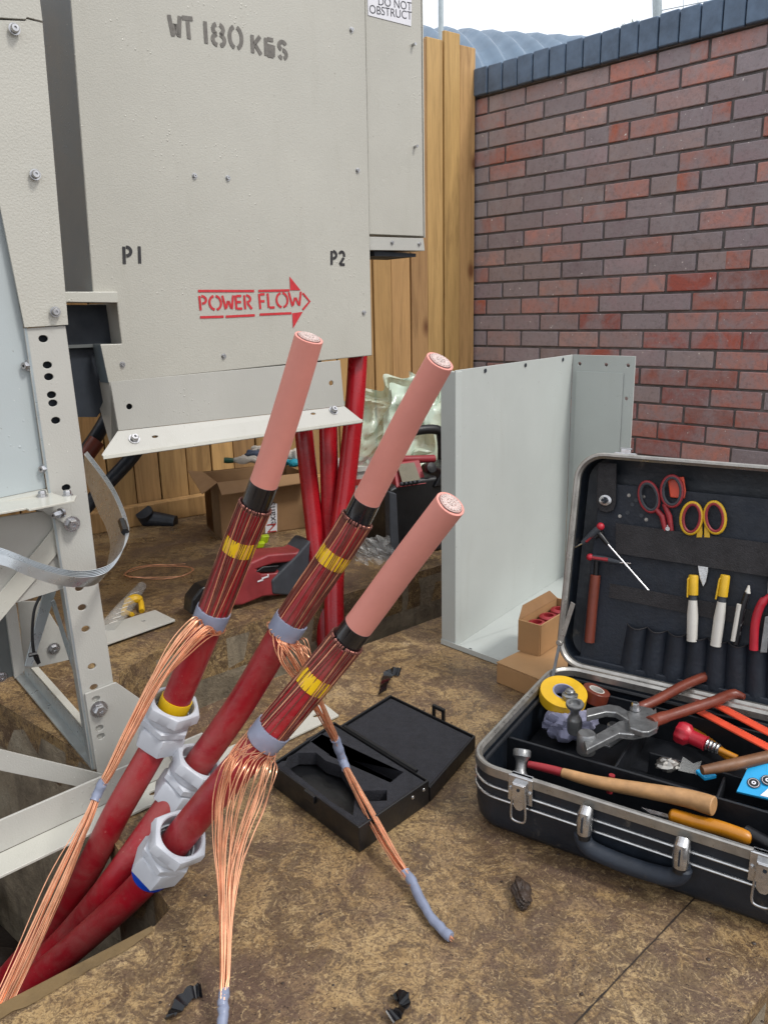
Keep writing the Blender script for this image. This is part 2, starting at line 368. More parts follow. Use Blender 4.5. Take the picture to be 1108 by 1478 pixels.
def circ(c, e1, e2, r, n=14, r2=None): return [c+e1*r*cos(2*pi*k/n)+e2*(r2 or r)*sin(2*pi*k/n) for k in range(n)]
def bolt(p, n, r, parent, name='bolt', mt='bolt', hexa=True, h=None):
    b = MB(); n = n.normalized(); h = h or r*.8
    b.lathe(p, n, [(r*1.35, 0), (r*1.35, h*.25), (0.0001, h*.25)], 20)
    b.lathe(p+n*h*.25, n, [(r, 0), (r, h*.7), (r*.8, h), (r*.35, h), (r*.3, h*.6), (0.0001, h*.6)], 6 if hexa else 16)
    return b.build(name, mt, parent)
def text_mesh(name, txt, o, ux, uy, size, mt, parent, th=.0006, align='CENTER'):
    c = bpy.data.curves.new(name, 'FONT'); c.body = txt; c.size = 1; c.align_x = align; c.align_y = 'CENTER'
    t = bpy.data.objects.new(name+'_c', c); COL.objects.link(t)
    bpy.context.view_layer.update()
    me = bpy.data.meshes.new_from_object(t.evaluated_get(bpy.context.evaluated_depsgraph_get()))
    bpy.data.objects.remove(t); ux = ux.normalized(); uy = uy.normalized()
    b = MB(); b.add([o+ux*v.co.x*size+uy*v.co.y*size for v in me.vertices], [tuple(p.vertices) for p in me.polygons])
    return b.build(name, mt, parent, rec=False)
# ================================================================== GROUND
eA_, eB_ = G(1068, 1478), G(1108, 1424); eD_ = (eB_-eA_).normalized(); er1 = eA_+eD_*75; er0 = eA_-eD_*75; print('edge', eA_, eB_)
def poly(*p): return [V(x, y, 0) for x, y in p]
near = poly(tuple(G(224, 1336))[:2], tuple(G(246, 1312))[:2], (-.31, .85), (-.363, .897), (-.40, .95), (-.382, 1.262), (-.235, 1.403), (.136, 1.72), (.88, 2.356), (60, 60), tuple(er1)[:2], tuple(eB_)[:2], tuple(eA_)[:2], tuple(er0)[:2], (-60, 1.4), (-2, 1.4), (-1.4, -.30), tuple(G(0, 1452))[:2])
far = poly((-.438, 1.094), (-.733, 1.333), (-1.5, 1.955), (-2, 1.4), (-60, 1.4), (-60, 60), (60, 60), (.88, 2.356), (.70, 2.545), (-.012, 1.953), (-.369, 1.658), (-.50, 1.548), (-.545, 1.45))
def slab(name, pts):
    top = MB(); top.add(pts, [tuple(range(len(pts)))])
    o = top.build(name, 'ground', base=V(0, 0, 0)); o['kind'] = 'structure'; return o
def holeslab(name, pts):
    b = MB(); b.holed(pts, [], V(0, 0, -.10)); o = b.build(name, 'ground', base=V(0, 0, 0)); o['kind'] = 'structure'; return o
holeslab('floor_slab', near); holeslab('floor_slab_far', far)
pw = MB()
def pitwall(pts):
    r = random.Random(3)
    for a, b in zip(pts[:-1], pts[1:]):
        n = max(2, int((b-a).length/.04)); k = 8; P = []
        nr = (b-a).normalized().cross(ZZ)
        for i in range(n+1):
            for j in range(k+1):
                q = a.lerp(b, i/n)+V(0, 0, -.02-.6*j/k)+nr*((r.random()-.5)*.002 if 0 < i < n else 0); P.append(q)
        pw.add(P, [(i*(k+1)+j, (i+1)*(k+1)+j, (i+1)*(k+1)+j+1, i*(k+1)+j+1) for i in range(n) for j in range(k)])
def inset(pts, d):  # keep the wall 3 mm under the lip
    return pts
pitwall([eB_+eD_*4, eB_, eA_, eA_-eD_*1.5])
pitwall([p for p in (near[-2], near[-1], near[0], near[1], near[2], near[3], near[4], near[5], near[6], near[7], near[8])])
pitwall([p for p in (far[8], far[9], far[10], far[11], far[12], far[0], far[1], far[2], far[3])])
o = pw.build('pit_walls', 'conc', base=V(0, 0, 0)); o['kind'] = 'structure'
md = o.modifiers.new('s', 'SOLIDIFY'); md.thickness = .0; o.modifiers.remove(md)
b = MB(); b.add([V(-500, -500, -.6), V(500, -500, -.6), V(500, 500, -.6), V(-500, 500, -.6)], [(0, 1, 2, 3)])
o = b.build('ground', 'soil', base=V(0, 0, 0)); o['kind'] = 'structure'
# rubble in the pit
rr = random.Random(11); b = MB()
for i in range(260):
    c = V(-1.3+rr.random()*1.1, .2+rr.random()*1.3, -.6+rr.random()*.1+.12*max(0, 1-abs(-.8+.0)))
    q = rr.random(); b.sphere(c, .02+.05*q*q, (1, .8, .6), 7, 5, lambda d, q=q: .8+.4*rr.random())
o = b.build('pit_rubble', 'soil', base=V(0, 0, -.6)); o['kind'] = 'stuff'
# ================================================================== BRICK WALL
FPT = V(-.907, 2.621, 0)
t0 = 1.673; CORNER = FPT + V(.802, .597, 0)*t0
WALL = (CORNER.copy(), walln)
ztop = W(700, 139, WALL).z
bw = thing('brick_wall', CORNER+wallu*1.2, 'weathered red and grey brick wall with a blue brick coping', 'wall')
b = MB(); CH = .0685; BL = .187; LEN = 3.2
kinds = ['#ab776d', '#b07c72', '#9a7f7c', '#9c8582', '#b57a6c', '#958184', '#8f8387', '#b5897d', '#ab7468']
rr = random.Random(5); nrow = int(ztop/CH)+1
for i in range(nrow):
    zt = ztop-i*CH; off = (BL/2 if i % 2 else 0)+.02*rr.random()
    x = -.30-off
    while x < LEN:
        L = BL-.0085+rr.uniform(-.002, .002)
        c = CORNER+wallu*(x+L/2)+V(0, 0, zt-CH/2+rr.uniform(-.0008, .0008))-walln*(.05+rr.uniform(-.002, .002))
        k = lin(rr.choice(kinds)); 
        if x > .5 and zt < .85 and rr.random() < .6: k = lin(rr.choice(['#a0574a', '#9b5247', '#a8685a', '#8f5a50']))
        elif rr.random() < .45: k = lin(rr.choice(['#8d8082', '#897a7e', '#958482']))
        v = rr.uniform(.98, 1.34); k = tuple(min(1, q*v) for q in k[:3])+(1,)
        if rr.random() < .065:   # spalled brick: fresh bright red broken face on part of the brick
            f = rr.choice([.35, .45, 1.]); d = wallu*(L/2*(1-f))*(rr.choice([-1, 1]))
            if f < 1: b.box(c, wallu*L/2, walln*.05, ZZ*(CH-.0085+rr.uniform(-.001, .001))/2, k)
            b.box(c+d+walln*.001, wallu*L/2*f, walln*.05, ZZ*(CH-.0085+rr.uniform(-.001, .001))/2, lin('#b86a54'))
        else: b.box(c, wallu*L/2, walln*.05, ZZ*(CH-.0085+rr.uniform(-.001, .001))/2, k)
        x += BL
b.build('brickwork', 'brick', bw, bevel=.0035)
b = MB(); b.box(CORNER+wallu*(LEN/2-.15)+V(0, 0, ztop/2)-walln*.0565, wallu*(LEN/2+.1), walln*.05, ZZ*(ztop/2)); b.build('mortar', 'mortar', bw)
b = MB(); x = -.30
while x < LEN:
    v = rr.uniform(.8, 1.2); b.box(CORNER+wallu*(x+.033)+V(0, 0, ztop+.056+rr.uniform(-.002, .002))-walln*(.04+rr.uniform(-.002, .002)), wallu*.0355, walln*.062, ZZ*.053, (v, v, v, 1)); x += .0745
b.build('coping', 'coping', bw, bevel=.006)
b = MB(); b.box(CORNER+wallu*(LEN/2-.15)+V(0, 0, ztop+.05)-walln*.045, wallu*(LEN/2+.1), walln*.05, ZZ*.05); b.build('coping_mortar', 'mortar', bw)
# small tufts on the coping
b = MB()
for i in range(60):
    p0 = W(905+rr.uniform(-14, 14), 50, WALL); p0.z = ztop+.108
    d = V(rr.uniform(-1, 1), rr.uniform(-1, 1), rr.uniform(.4, 1)).normalized()*rr.uniform(.012, .03); s_ = d.cross(V(rr.random(), rr.random(), .1)).normalized()*.002
    p0 = p0 - walln*rr.uniform(0, .03)
    b.add([p0-s_, p0+s_, p0+d], [(0, 1, 2)])
M['moss'] = mat('moss', '#71804a', .8)
tag(b.build('moss_tuft', 'moss'), 'small green moss tuft growing on top of the blue coping', 'moss')
# ================================================================== FENCE
FN = (FPT.copy(), cabn)
fz = W(640, 60, FN).z
fr = thing('timber_fence', FPT+cabu*.5, 'pale brown close boarded timber fence behind the grey cabinets', 'fence')
b = MB(); x = t0-.012-.0; k = 0; 
while x > -2.2:
    wd = .095+rr.uniform(-.006, .008); v = rr.uniform(.72, 1.18); h = fz+rr.uniform(-.012, .012)+(.03 if k == 1 else 0)
    c = FPT+cabu*(x-wd/2)+V(0, 0, h/2); a = (.005 if k % 2 else .0)
    b.box(c-cabn*(.006-a), cabu*(wd/2-.0022), cabn*.008, ZZ*(h/2), (v, v*rr.uniform(.94, 1.02), v*rr.uniform(.88, 1), 1)); x -= wd; k += 1
b.box(FPT+cabu*(t0/2-1.1)-cabn*.022+V(0, 0, fz/2-.02), cabu*(t0/2+1.1), cabn*.003, ZZ*(fz/2-.03), (.12, .10, .08, 1)); b.build('boards', 'fence', fr, bevel=.0035)  # dark backing sheet paints the shadow lines between the boards
b = MB(); b.box(FPT+cabu*(-.3)+V(0, 0, .035)+cabn*.035, cabu*2.0, cabn*.022, ZZ*.035, (1, .95, .9, 1)); b.build('bottom_rail', 'fence', fr, bevel=.003)
b = MB(); b.box(FPT+cabu*(-.3)+V(0, 0, .9)-cabn*.045, cabu*1.9, cabn*.02, ZZ*.04); b.build('rail', 'fence', fr, bevel=.003)
# ================================================================== BEYOND THE WALL
sc = V(1.4, 12.5, 0); shed = thing('barrel_roof_shed', sc, 'pale blue corrugated barrel roof seen over the brick wall', 'shed')
b = MB(); rows = []; R_ = 3.2; zc = D(760, 62, 12.5).z-R_-.45
ax_ = V(.97, .24, 0)
for i in range(0, 181):
    x = -4+i*.04; off = .05*sin(i*pi*2/8)
    rows.append([sc+ax_*x+V(-.24, .97, 0)*(-(R_+off)*cos(a))+V(0, 0, zc+(R_+off)*sin(a)) for a in [radians(15+150*j/24) for j in range(25)]])
n = 25; b.add([p for r in rows for p in r], [(i*n+j, (i+1)*n+j, (i+1)*n+j+1, i*n+j+1) for i in range(len(rows)-1) for j in range(n-1)])
b.build('roof', 'roofmetal', shed)
b = MB(); hh = zc+R_*sin(radians(15)); b.box(sc+ax_*(-.4)+V(0, 0, hh/2), ax_*3.55, V(-.24, .97, 0)*R_*.95, ZZ*hh/2); b.build('wall', 'roofmetal', shed)
p = D(636, 60, 4.6); p.z = 0; b = MB(); b.tube([p, V(p.x, p.y, 3.4)], .016, 10)
tag(b.build('steel_pole', 'galv', base=p), 'thin grey steel pole rising behind the timber fence', 'pole')
hp = D(920, 60, 3.55); hp.z = 0
hf = thing('mesh_fence_panel', hp, 'galvanised wire mesh barrier panel standing behind the brick wall', 'fence')
lean = V(-.09, 0, 1).normalized(); b = MB(); b.tube([hp+V(.26, 0, 0), hp+V(.26, 0, 0)+lean*3.1], .021, 12); b.build('post', 'galv', hf)
b = MB()
for i in range(1, 30): 
    q = hp+V(.26, 0, 0)+V(.86, -.50, 0)*(.05+i*.062); b.tube([q+lean*.2, q+lean*3.1], .0016, 5)
for zz in (.4, 1.2, 2.0, 2.9):
    q = hp+V(.26, 0, 0)+lean*zz; b.tube([q, q+V(.86, -.5, 0)*1.95], .002, 5)
b.build('wires', 'galv', hf)
# ================================================================== SWITCHGEAR CABINET
dK = ray(135, 500); KP = CP+dK*(1.55/dK.y); KPL = (KP, cabn)
def K(px, py, off=0.): return W(px, py, KPL, off)
kb = V(-.2, 1.95, 0)
cab = thing('switchgear_cabinet', kb, 'large warm grey steel cabinet stencilled POWER FLOW in red', 'cabinet')
th = -cabn*.004
b = MB(); b.holed([K(48, -700), K(135, 426), K(168, 426), K(176, 496), K(145, 497), K(157, 553), K(537, 513), K(513, -700)], [], -cabn*.004)
fp = b.build('front_panel', 'paint_hammer', cab, bevel=.0035)
wl = -walln*0 + V(-.66, .75, 0).normalized()
TL = K(48, -700); ML = K(135.5, 426); NL = K(145, 497); BLp = K(157, 553); BR = K(537, 513); TR = K(513, -700)
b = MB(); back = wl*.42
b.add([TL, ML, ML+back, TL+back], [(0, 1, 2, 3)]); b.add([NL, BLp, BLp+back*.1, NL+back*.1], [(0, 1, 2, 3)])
b.build('side_panel', 'paint_side_shade', cab, rec=False)
b = MB(); bk2 = V(-.597, .802, 0)*.5
b.add([TR-cabu*.001, BR-cabu*.001, BR+bk2, TR+bk2], [(0, 1, 2, 3)]); b.build('side_panel', 'paint', cab, rec=False)
b = MB(); n0, n1 = K(168, 437), K(176, 496); b.add([n0, n1, n1+back*.35, n0+back*.35], [(0, 1, 2, 3)]); b.build('notch_liner', 'paint', cab, rec=False)
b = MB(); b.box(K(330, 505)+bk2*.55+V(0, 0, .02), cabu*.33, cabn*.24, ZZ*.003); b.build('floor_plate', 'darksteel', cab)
b = MB(); b.prism([TL, TR, TR+bk2, TL+back], ZZ*.004); b.build('roof_plate', 'paint', cab)
b = MB(); b.prism([K(70, 440, -.05), K(180, 440, -.05), K(178, 550, -.05), K(140, 602, -.05), K(96, 602, -.05)], -cabn*.05); b.build('duct_shade', 'darkin', cab)  # dark box, the shade inside the notch is put into its colour
# bracket across the notch
b = MB(); q = [K(92, 421, .012), K(170, 421, .012), K(171, 437, .012), K(94, 436, .012)]; b.prism(q, -cabn*.05); b.build('notch_bracket', 'paint_shiny', cab, bevel=.0015)
# skirt
b = MB(); hol = [circ(K(187, 587), cabu, ZZ, .006), circ(K(478, 553), cabu, ZZ, .006)]
b.holed([K(158, 551), K(491, 520), K(497, 586), K(170, 622)], hol, -cabn*.004); b.build('skirt', 'paint', cab, bevel=.001)
b = MB(); s0, s1 = K(158, 551), K(170, 622); b.prism([s0, s1, K(160, 645), s1+wl*.05-V(0, 0, .02), s0+wl*.09], -cabu*-.002); b.build('skirt_end', 'paint', cab)
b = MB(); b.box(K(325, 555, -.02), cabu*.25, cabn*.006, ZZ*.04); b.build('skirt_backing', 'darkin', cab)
fo0, fo1 = K(170, 622, .0005), K(497, 586, .0005)
nfl = (cabn*.75+ZZ*.66).normalized(); FL = (fo0, nfl)
fout = [fo0, fo1, W(521, 605, FL), W(522, 610, FL), W(205, 655, FL), W(150, 661, FL), W(147, 656, FL)]
ee = nfl.cross(cabu); b = MB()
b.holed(fout, [circ(W(224, 630, FL), cabu, ee, .0065, 14, .003), circ(W(452, 597, FL), cabu, ee, .0065, 14, .003)], -nfl*.003)
b.build('skirt_flange', 'paint', cab, bevel=.001)
b = MB(); lp = [W(148, 657, FL, .0006), W(522, 605, FL, .0006)]; b.prism([lp[0], lp[1], lp[1]-ZZ*.007+cabn*.002, lp[0]-ZZ*.008+cabn*.002], cabn*.0035); b.build('flange_lip', 'paint_shiny', cab, bevel=.001)
for p in ((194, 634), (481, 593)): bolt(W(*p, FL), nfl, .0085, cab, h=.009)
for p in ((281, 254), (329, 257), (507, 43), (516, 246), (177, 526), (323, 514), (525, 451), (84+20, 344)):
    if p[0] > 110: bolt(K(*p), cabn, .0042, cab, 'rivet', 'bolt', False, .004)
# door section
DPL = (KP-cabn*.012, cabn)
def KD(px, py, off=0.): return W(px, py, DPL, off)
b = MB(); b.prism([KD(514, -700), KD(601, -700), KD(611, 341), KD(533, 338)], -cabn*.004); dp = b.build('door_panel', 'paint_hammer', cab, bevel=.0015)
b = MB(); b.prism([KD(530, 341.5), KD(611, 344), KD(613, 362), KD(534, 361)], -cabn*.2); b.build('door_bottom_strip', 'paint', cab, bevel=.001)
b = MB(); a0, a1 = KD(602, -700, -.005), KD(612, 343, -.005); b.prism([a0, a1, a1-cabn*.3, a0-cabn*.3], cabu*.003); b.build('door_edge', 'paint_shiny', cab)
b = MB(); a0, a1 = KD(540, 362, -.01), KD(600, 366, -.01); b.prism([a0, a1, a1-ZZ*.008, a0-ZZ*.012], -cabn*.12); b.build('underside', 'darkin', cab)
for p in ((595, 65), (598, 212)): 
    b = MB(); b.tube([KD(*p), KD(*p)+cabn*.012], .0032, 8); b.build('stud', 'bolt', cab)
for p in ((566, 350), (605, 352)): bolt(KD(*p, .001), cabn, .0035, cab, 'rivet', 'bolt', False, .003)
b = MB(); lb = [KD(529, -35, .0007), KD(594, -22, .0007), KD(593, 38, .0007), KD(531, 22, .0007)]; b.prism(lb, cabn*.0006); lab = b.build('warning_label', 'paper', cab)
tx = (KD(594, 30, .002)-KD(532, 20, .002)).normalized()
text_mesh('label_text', 'DO NOT', KD(570, 6, .0016), tx, ZZ, .0245, 'print', lab)
text_mesh('label_text', 'OBSTRUCT', KD(564, 18.5, .0016), tx, ZZ, .0245, 'print', lab)
# stencil stroke letters (unit box), gaps as in a stencil
def arc(cx, cy, rx, ry, a0, a1, n=9): return [(cx+rx*cos(radians(a0+(a1-a0)*i/n)), cy+ry*sin(radians(a0+(a1-a0)*i/n))) for i in range(n+1)]
ST = {
 'W': [[(0, 1), (.22, .04)], [(.27, .12), (.47, .62)], [(.53, .62), (.73, .12)], [(.78, .04), (1, 1)]],
 'T': [[(0, .95), (1, .95)], [(.5, .82), (.5, 0)]],
 '1': [[(.5, 0), (.5, 1)]],
 '8': [arc(.5, .74, .36, .24, 110, 250), arc(.5, .74, .36, .24, 70, -70), arc(.5, .26, .42, .26, 105, 255), arc(.5, .26, .42, .26, 75, -75)],
 '0': [arc(.5, .5, .44, .5, 105, 255), arc(.5, .5, .44, .5, 75, -75)],
 'K': [[(.08, 0), (.08, 1)], [(.25, .5), (.9, 1)], [(.35, .5), (.95, 0)]],
 'E': [[(.1, 1), (.1, .0)], [(.25, .95), (.9, .95)], [(.25, .52), (.8, .52)], [(.25, .05), (.9, .05)]],
 'S': [arc(.5, .74, .38, .23, 20, 250), arc(.5, .26, .40, .24, 90, -70), arc(.5, .26, .4, .24, -100, -160, 4)],
 'P': [[(.08, 0), (.08, 1)], arc(.3, .72, .55, .26, 88, -88)],
 '2': [arc(.45, .72, .40, .26, 160, -20), [(.78, .55), (.1, .05)], [(.15, .05), (.95, .05)]],
 'O': [arc(.5, .5, .48, .48, 100, 260), arc(.5, .5, .48, .48, 80, -80)],
 'R': [[(.08, 0), (.08, 1)], arc(.3, .74, .5, .24, 88, -88), [(.42, .42), (.9, 0)]],
 'F': [[(.1, 0), (.1, 1)], [(.25, .95), (.92, .95)], [(.25, .5), (.8, .5)]],
 'L': [[(.1, 1), (.1, .05)], [(.22, .05), (.9, .05)]], '(': [arc(.9, .5, .5, .5, 120, 240)]}
def strokes(name, o, ux, uy, sw, mt, items):
    """items: (char, x0, x1, y0) ; ux, uy vectors of unit length in plane"""
    b = MB()
    def stroke(pts):
        P = [o+ux*x+uy*y for x, y in pts]
        nn = ux.cross(uy).normalized(); A = []; B = []
        for i in range(len(P)):
            t = (P[min(i+1, len(P)-1)]-P[max(i-1, 0)]).normalized(); s_ = nn.cross(t)*sw/2; A.append(P[i]-s_); B.append(P[i]+s_)
        b.ribbon(A, B)
    for ch, x0, x1, y0, y1 in items:
        for st in ST[ch]: stroke([(x0+(x1-x0)*x, y0+(y1-y0)*y) for x, y in st])
    return b, stroke
def word(name, chars, pl, pr, top_px, sw, mt, parent, gaps=.28, off=.0012, widths=None):
    """baseline from pixel pl to pixel pr, height to pixel top_px above pl"""
    a, c, t = K(*pl, off), K(*pr, off), K(*top_px, off); ux = c-a; uy = (t-a); n = len(chars)
    ws = widths or [1]*n; tot = sum(ws)+gaps*(n-1); x = 0; items = []
    for ch, w_ in zip(chars, ws):
        if ch != ' ': items.append((ch, x/tot, (x+w_)/tot, 0, 1))
        x += w_+gaps
    b, _ = strokes(name, a, ux, uy, sw, mt, items); return b.build(name, mt, parent, rec=False)
word('stencil_text', 'WT', (247, 53), (281, 57), (244, 21), .0078, 'grey_ink', fp, .22)
word('stencil_text', '180', (295, 62), (351, 71), (293, 30), .0078, 'grey_ink', fp, .25, widths=[.3, 1, 1])
w_ = word('stencil_text', 'KES', (364, 76), (415, 86), (363, 50), .0078, 'grey_ink', fp, .4)
b = MB(); b.prism([K(383, 62, .001), K(397, 66, .001), K(397, 82, .001), K(383, 80, .001)], cabn*.0003); b.build('stencil_blot', 'grey_ink', fp)
word('stencil_text', 'P1', (179, 381), (206, 380), (178, 356), .0062, 'black_ink', fp, .5, widths=[1, .6])
word('stencil_text', 'P2', (478, 382), (498, 383), (478, 362), .0062, 'black_ink', fp, .3)
word('power_flow_text', 'POWER', (289, 448), (365, 446), (287, 427), .0052, 'red_ink', fp, .16, widths=[.8, 1.2, 1.1, .75, .85])
word('power_flow_text', 'FLOW', (375, 446), (436, 442), (373, 424), .0052, 'red_ink', fp, .16, widths=[.7, .75, 1.2, 1.3])
b = MB()
def kr(pts, w=4):
    P = [K(*p, .0012) for p in pts]; A = []; B = []
    for i in range(len(P)):
        t = (P[min(i+1, len(P)-1)]-P[max(i-1, 0)]).normalized(); s_ = cabn.cross(t)*.0026; A.append(P[i]-s_); B.append(P[i]+s_)
    b.ribbon(A, B)
kr([(286, 420), (367, 420)]); kr([(373, 420), (418, 419)]); kr([(289, 458), (323, 457)]); kr([(326, 457), (368, 455)]); kr([(375, 454), (421, 452)])
kr([(437, 423), (447, 435), (437, 447)])
for tri in ([(418, 399), (419, 419), (434, 419)], [(422, 452), (437, 450), (423, 474)]):
    b.add([K(*p, .0012) for p in tri], [(0, 1, 2)])
b.build('power_flow_arrow', 'red_ink', fp, rec=False)
# ================================================================== LEFT SUPPORT FRAME
CPL = (V(-.474, 1.09, 0), cabn)
def Cc(px, py, off=0.): return W(px, py, CPL, off)
fb = V(-.474, 1.09, 0)
frm = thing('steel_support_frame', fb, 'bolted pale grey steel leg, gussets and base angle at the left', 'frame')
def plate(name, px, mt='paint', off=0., t=.004, holes=(), hr=.006, bev=.0008, par=None, pf=Cc, squash=.8):
    b = MB(); b.holed([pf(*p, off) for p in px], [circ(pf(*h, off), cabu, ZZ, hr, 14, hr*squash) for h in holes], -cabn*t)
    return b.build(name, mt, par or frm, bevel=bev)
plate('cover_plate', [(-90, 26), (37, 30), (38, 27), (62, 33), (99, 469), (36, 473), (0, 296), (-90, 20+120)], 'paint_hammer', .004)
plate('cover_plate', [(-150, -700), (-28, -700), (62, 31), (39, 25), (38, 28), (-90, 20)], 'paint_hammer', .0055)
plate('leg', [(35, 474), (95, 470), (118, 640), (142, 838), (164, 985), (187, 1110), (133, 1111), (92, 851), (69, 706)], 'paint', 0, .004,
      [(63, 489), (69, 527), (71, 544), (75, 570), (77, 582), (81, 607), (96, 704), (115, 849), (119, 877), (124, 908), (133, 962), (136, 992)], .0062)
b = MB(); pts = [Cc(35, 474), Cc(69, 706), Cc(92, 851), Cc(133, 1111)]; dd = V(-.5, .87, 0).normalized()*.05
b.ribbon([p+cabu*.0006 for p in pts], [p+dd for p in pts], .003); b.build('leg_web', 'galv', frm)
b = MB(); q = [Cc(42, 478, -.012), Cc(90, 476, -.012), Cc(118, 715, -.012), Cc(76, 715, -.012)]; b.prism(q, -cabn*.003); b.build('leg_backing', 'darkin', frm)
b = MB(); bb = V(-.75, .66, 0)*.4; t0_, t1_ = Cc(-28, -700, .003), Cc(98.5, 469, .003); b.add([t0_, t1_, t1_+bb, t0_+bb], [(0, 1, 2, 3)]); b.build('cover_light_block', 'paint', frm, rec=False)  # unseen sheet added behind the cover to block light from the gap
plate('inner_panel', [(-90, 180), (0, 292), (35, 473), (67, 705), (-90, 738)], 'paint_panel', -.010, .003)
b = MB(); b.ribbon([Cc(-90, 738, -.010), Cc(67, 705, -.010)], [Cc(-90, 745, .012), Cc(69, 710, .012)], .003); b.build('inner_panel_lip', 'paint_shiny', frm)
for p in ((30, 528), (55, 677)):
    b = MB(); c0 = Cc(*p, -.008); ax = (cabn*.6-cabu*.8).normalized(); bolt(c0+cabu*.012, (-cabu*.8+cabn*.6), .006, frm, h=.010)
for p in ((21, 42), (51, 252), (80, 450)): bolt(Cc(*p, .008 if p[1] > 60 else .0085), cabn, .0052, frm, h=.006, hexa=False)
bolt(Cc(82, 344, -.03), cabn, .004, frm)
zs = Cc(70, 712).z
b = MB(); b.prism([G(px, py, zs) for px, py in ((-60, 750), (10, 738), (38, 733), (42, 735), (108, 722), (111, 715), (90, 716), (64, 707), (-60, 735))], -ZZ*.003)
b.build('shelf_bracket', 'paint_shiny', frm, bevel=.0006)
b = MB(); b.prism([Cc(44, 735, .006), Cc(95, 722, .006), Cc(101, 728, .006), Cc(104, 758, .006), Cc(97, 758, .006), Cc(62, 738, .006)], -cabn*.003); b.build('corner_bracket', 'paint', frm, bevel=.0006)
bolt(G(62, 717, zs), ZZ, .0055, frm, h=.007); bolt(G(98, 715, zs), ZZ, .0055, frm, h=.006)
bolt(Cc(90, 740, .010), (cabn*.5-cabu*.85), .0055, frm, h=.014); bolt(Cc(104, 756, .006), cabn, .0085, frm, h=.010)
plate('gusset', [(-90, 760), (60, 738), (100, 745), (143, 830), (145, 836), (92, 850), (33, 868), (-90, 905)], 'paint', -.012, .004, [(110, 798)], .006)
plate('diagonal_strap', [(86, 752), (110, 764), (78, 806), (20, 874), (-90, 1005), (-90, 970), (0, 856), (50, 797)], 'paint_shiny', -.006, .004)
plate('brace', [(62, 858), (82, 852), (47, 962), (36, 962)], 'galv', -.10, .004)
plate('brace', [(74, 868), (80, 866), (122, 1000), (116, 1000)], 'galv', -.08, .006)
plate('upright', [(8, 875), (24, 872), (37, 968), (22, 980)], 'paint', -.13, .02)
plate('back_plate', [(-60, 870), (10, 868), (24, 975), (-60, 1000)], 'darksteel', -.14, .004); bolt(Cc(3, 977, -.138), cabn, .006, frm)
plate('back_gusset', [(26, 868), (62, 868), (112, 950), (60, 962), (36, 965)], 'paint', -.16, .004)
bolt(Cc(78, 936, -.158), cabn, .0075, frm)
# channel down to the leg foot
b = MB(); zc_ = .004
lo = [(15, 970), (36, 973), (128, 1084), (134, 1113)]
b.prism([G(*p, .004) for p in lo], ZZ*.004); b.build('channel_flange', 'galv', frm, bevel=.0006)
A_, B_ = G(36, 973, .008), G(128, 1084, .008)
b = MB(); b.prism([A_, B_, B_+ZZ*.033, A_+ZZ*.03], V(.7, .7, 0)*.004); b.build('channel_web', 'galv', frm, bevel=.0006)
b = MB(); b.prism([A_+ZZ*.034, B_+ZZ*.036, B_+ZZ*.036+V(.7, .7, 0)*.012, A_+ZZ*.034+V(.7, .7, 0)*.012], ZZ*.003); b.build('channel_lip', 'paint_shiny', frm)
# base angle
f0, f1 = G(-60, 1260, .006), G(470, 1010, .006)
f0 = G(67, 1200, .006); f1 = G(306, 1089, .006); du = (f1-f0).normalized(); bn = du.cross(ZZ).normalized()
BPL = (f0, bn); e0 = f0-du*.45; e1 = G(474, 1018, .006)
e1 = f0+du*((e1-f0).dot(du))
hgt = (W(113, 1135, BPL).z-.006)
b = MB(); b.prism([e0, e1-du*.25, e1-du*.25+ZZ*hgt*.95, e0+ZZ*hgt*1.05], -bn*.004); b.build('base_angle_upright', 'paint', frm, bevel=.0008)
low0 = G(97, 1215, .006); low1 = G(238, 1154, .006); wd = (low0-f0).dot(bn)
wd = abs(wd)
print('beam', wd, hgt)
b = MB(); outer = [e0+bn*.0002, e1, e1+bn*wd*1.25-du*.01, e0+bn*wd]
hs = [circ(G(223, 1143, .006), du, bn, .0085, 14, .006), circ(G(457, 1032, .006), du, bn, .008, 14, .006)]
b.holed(outer, hs, -ZZ*.004); b.build('base_angle_flange', 'paint_shiny', frm, bevel=.0008)
plate('foot_gusset', [(123, 1002), (168, 985), (207, 1012), (262, 1072), (200, 1100), (161, 1117), (142, 1122)], 'paint', .005, .004, [(139, 1009), (144, 1051), (146, 1063)], .0062)
bolt(Cc(143, 1023, .005), cabn, .0098, frm, h=.010); 
plate('lower_strap', [(-90, 1058), (0, 1082), (150, 1118), (172, 1120), (176, 1142), (160, 1148), (130, 1139), (0, 1112), (-90, 1090)], 'paint', .012, .004, [(168, 1121)], .004)
bolt(Cc(164, 1136, .012), cabn, .0095, frm, h=.010)
b = MB(); p = G(252, 1088, .006); bolt(W(255, 1087, BPL), bn, .009, frm)
# black cable tie and lead in the frame
b = MB(); b.tube(spl([Cc(60, 858, -.03), Cc(50, 880, -.03), Cc(47, 915, -.03), Cc(50, 945, -.03), Cc(56, 958, -.03)]), .0022, 8)
b.tube([Cc(42, 946, -.028), Cc(54, 943, -.028)], .003, 6); b.tube([Cc(54, 945, -.028), Cc(58, 957, -.028)], .0015, 6)
tag(b.build('earth_lead', 'blackpl'), 'thin black lead cable tied inside the grey steel frame', 'cable')
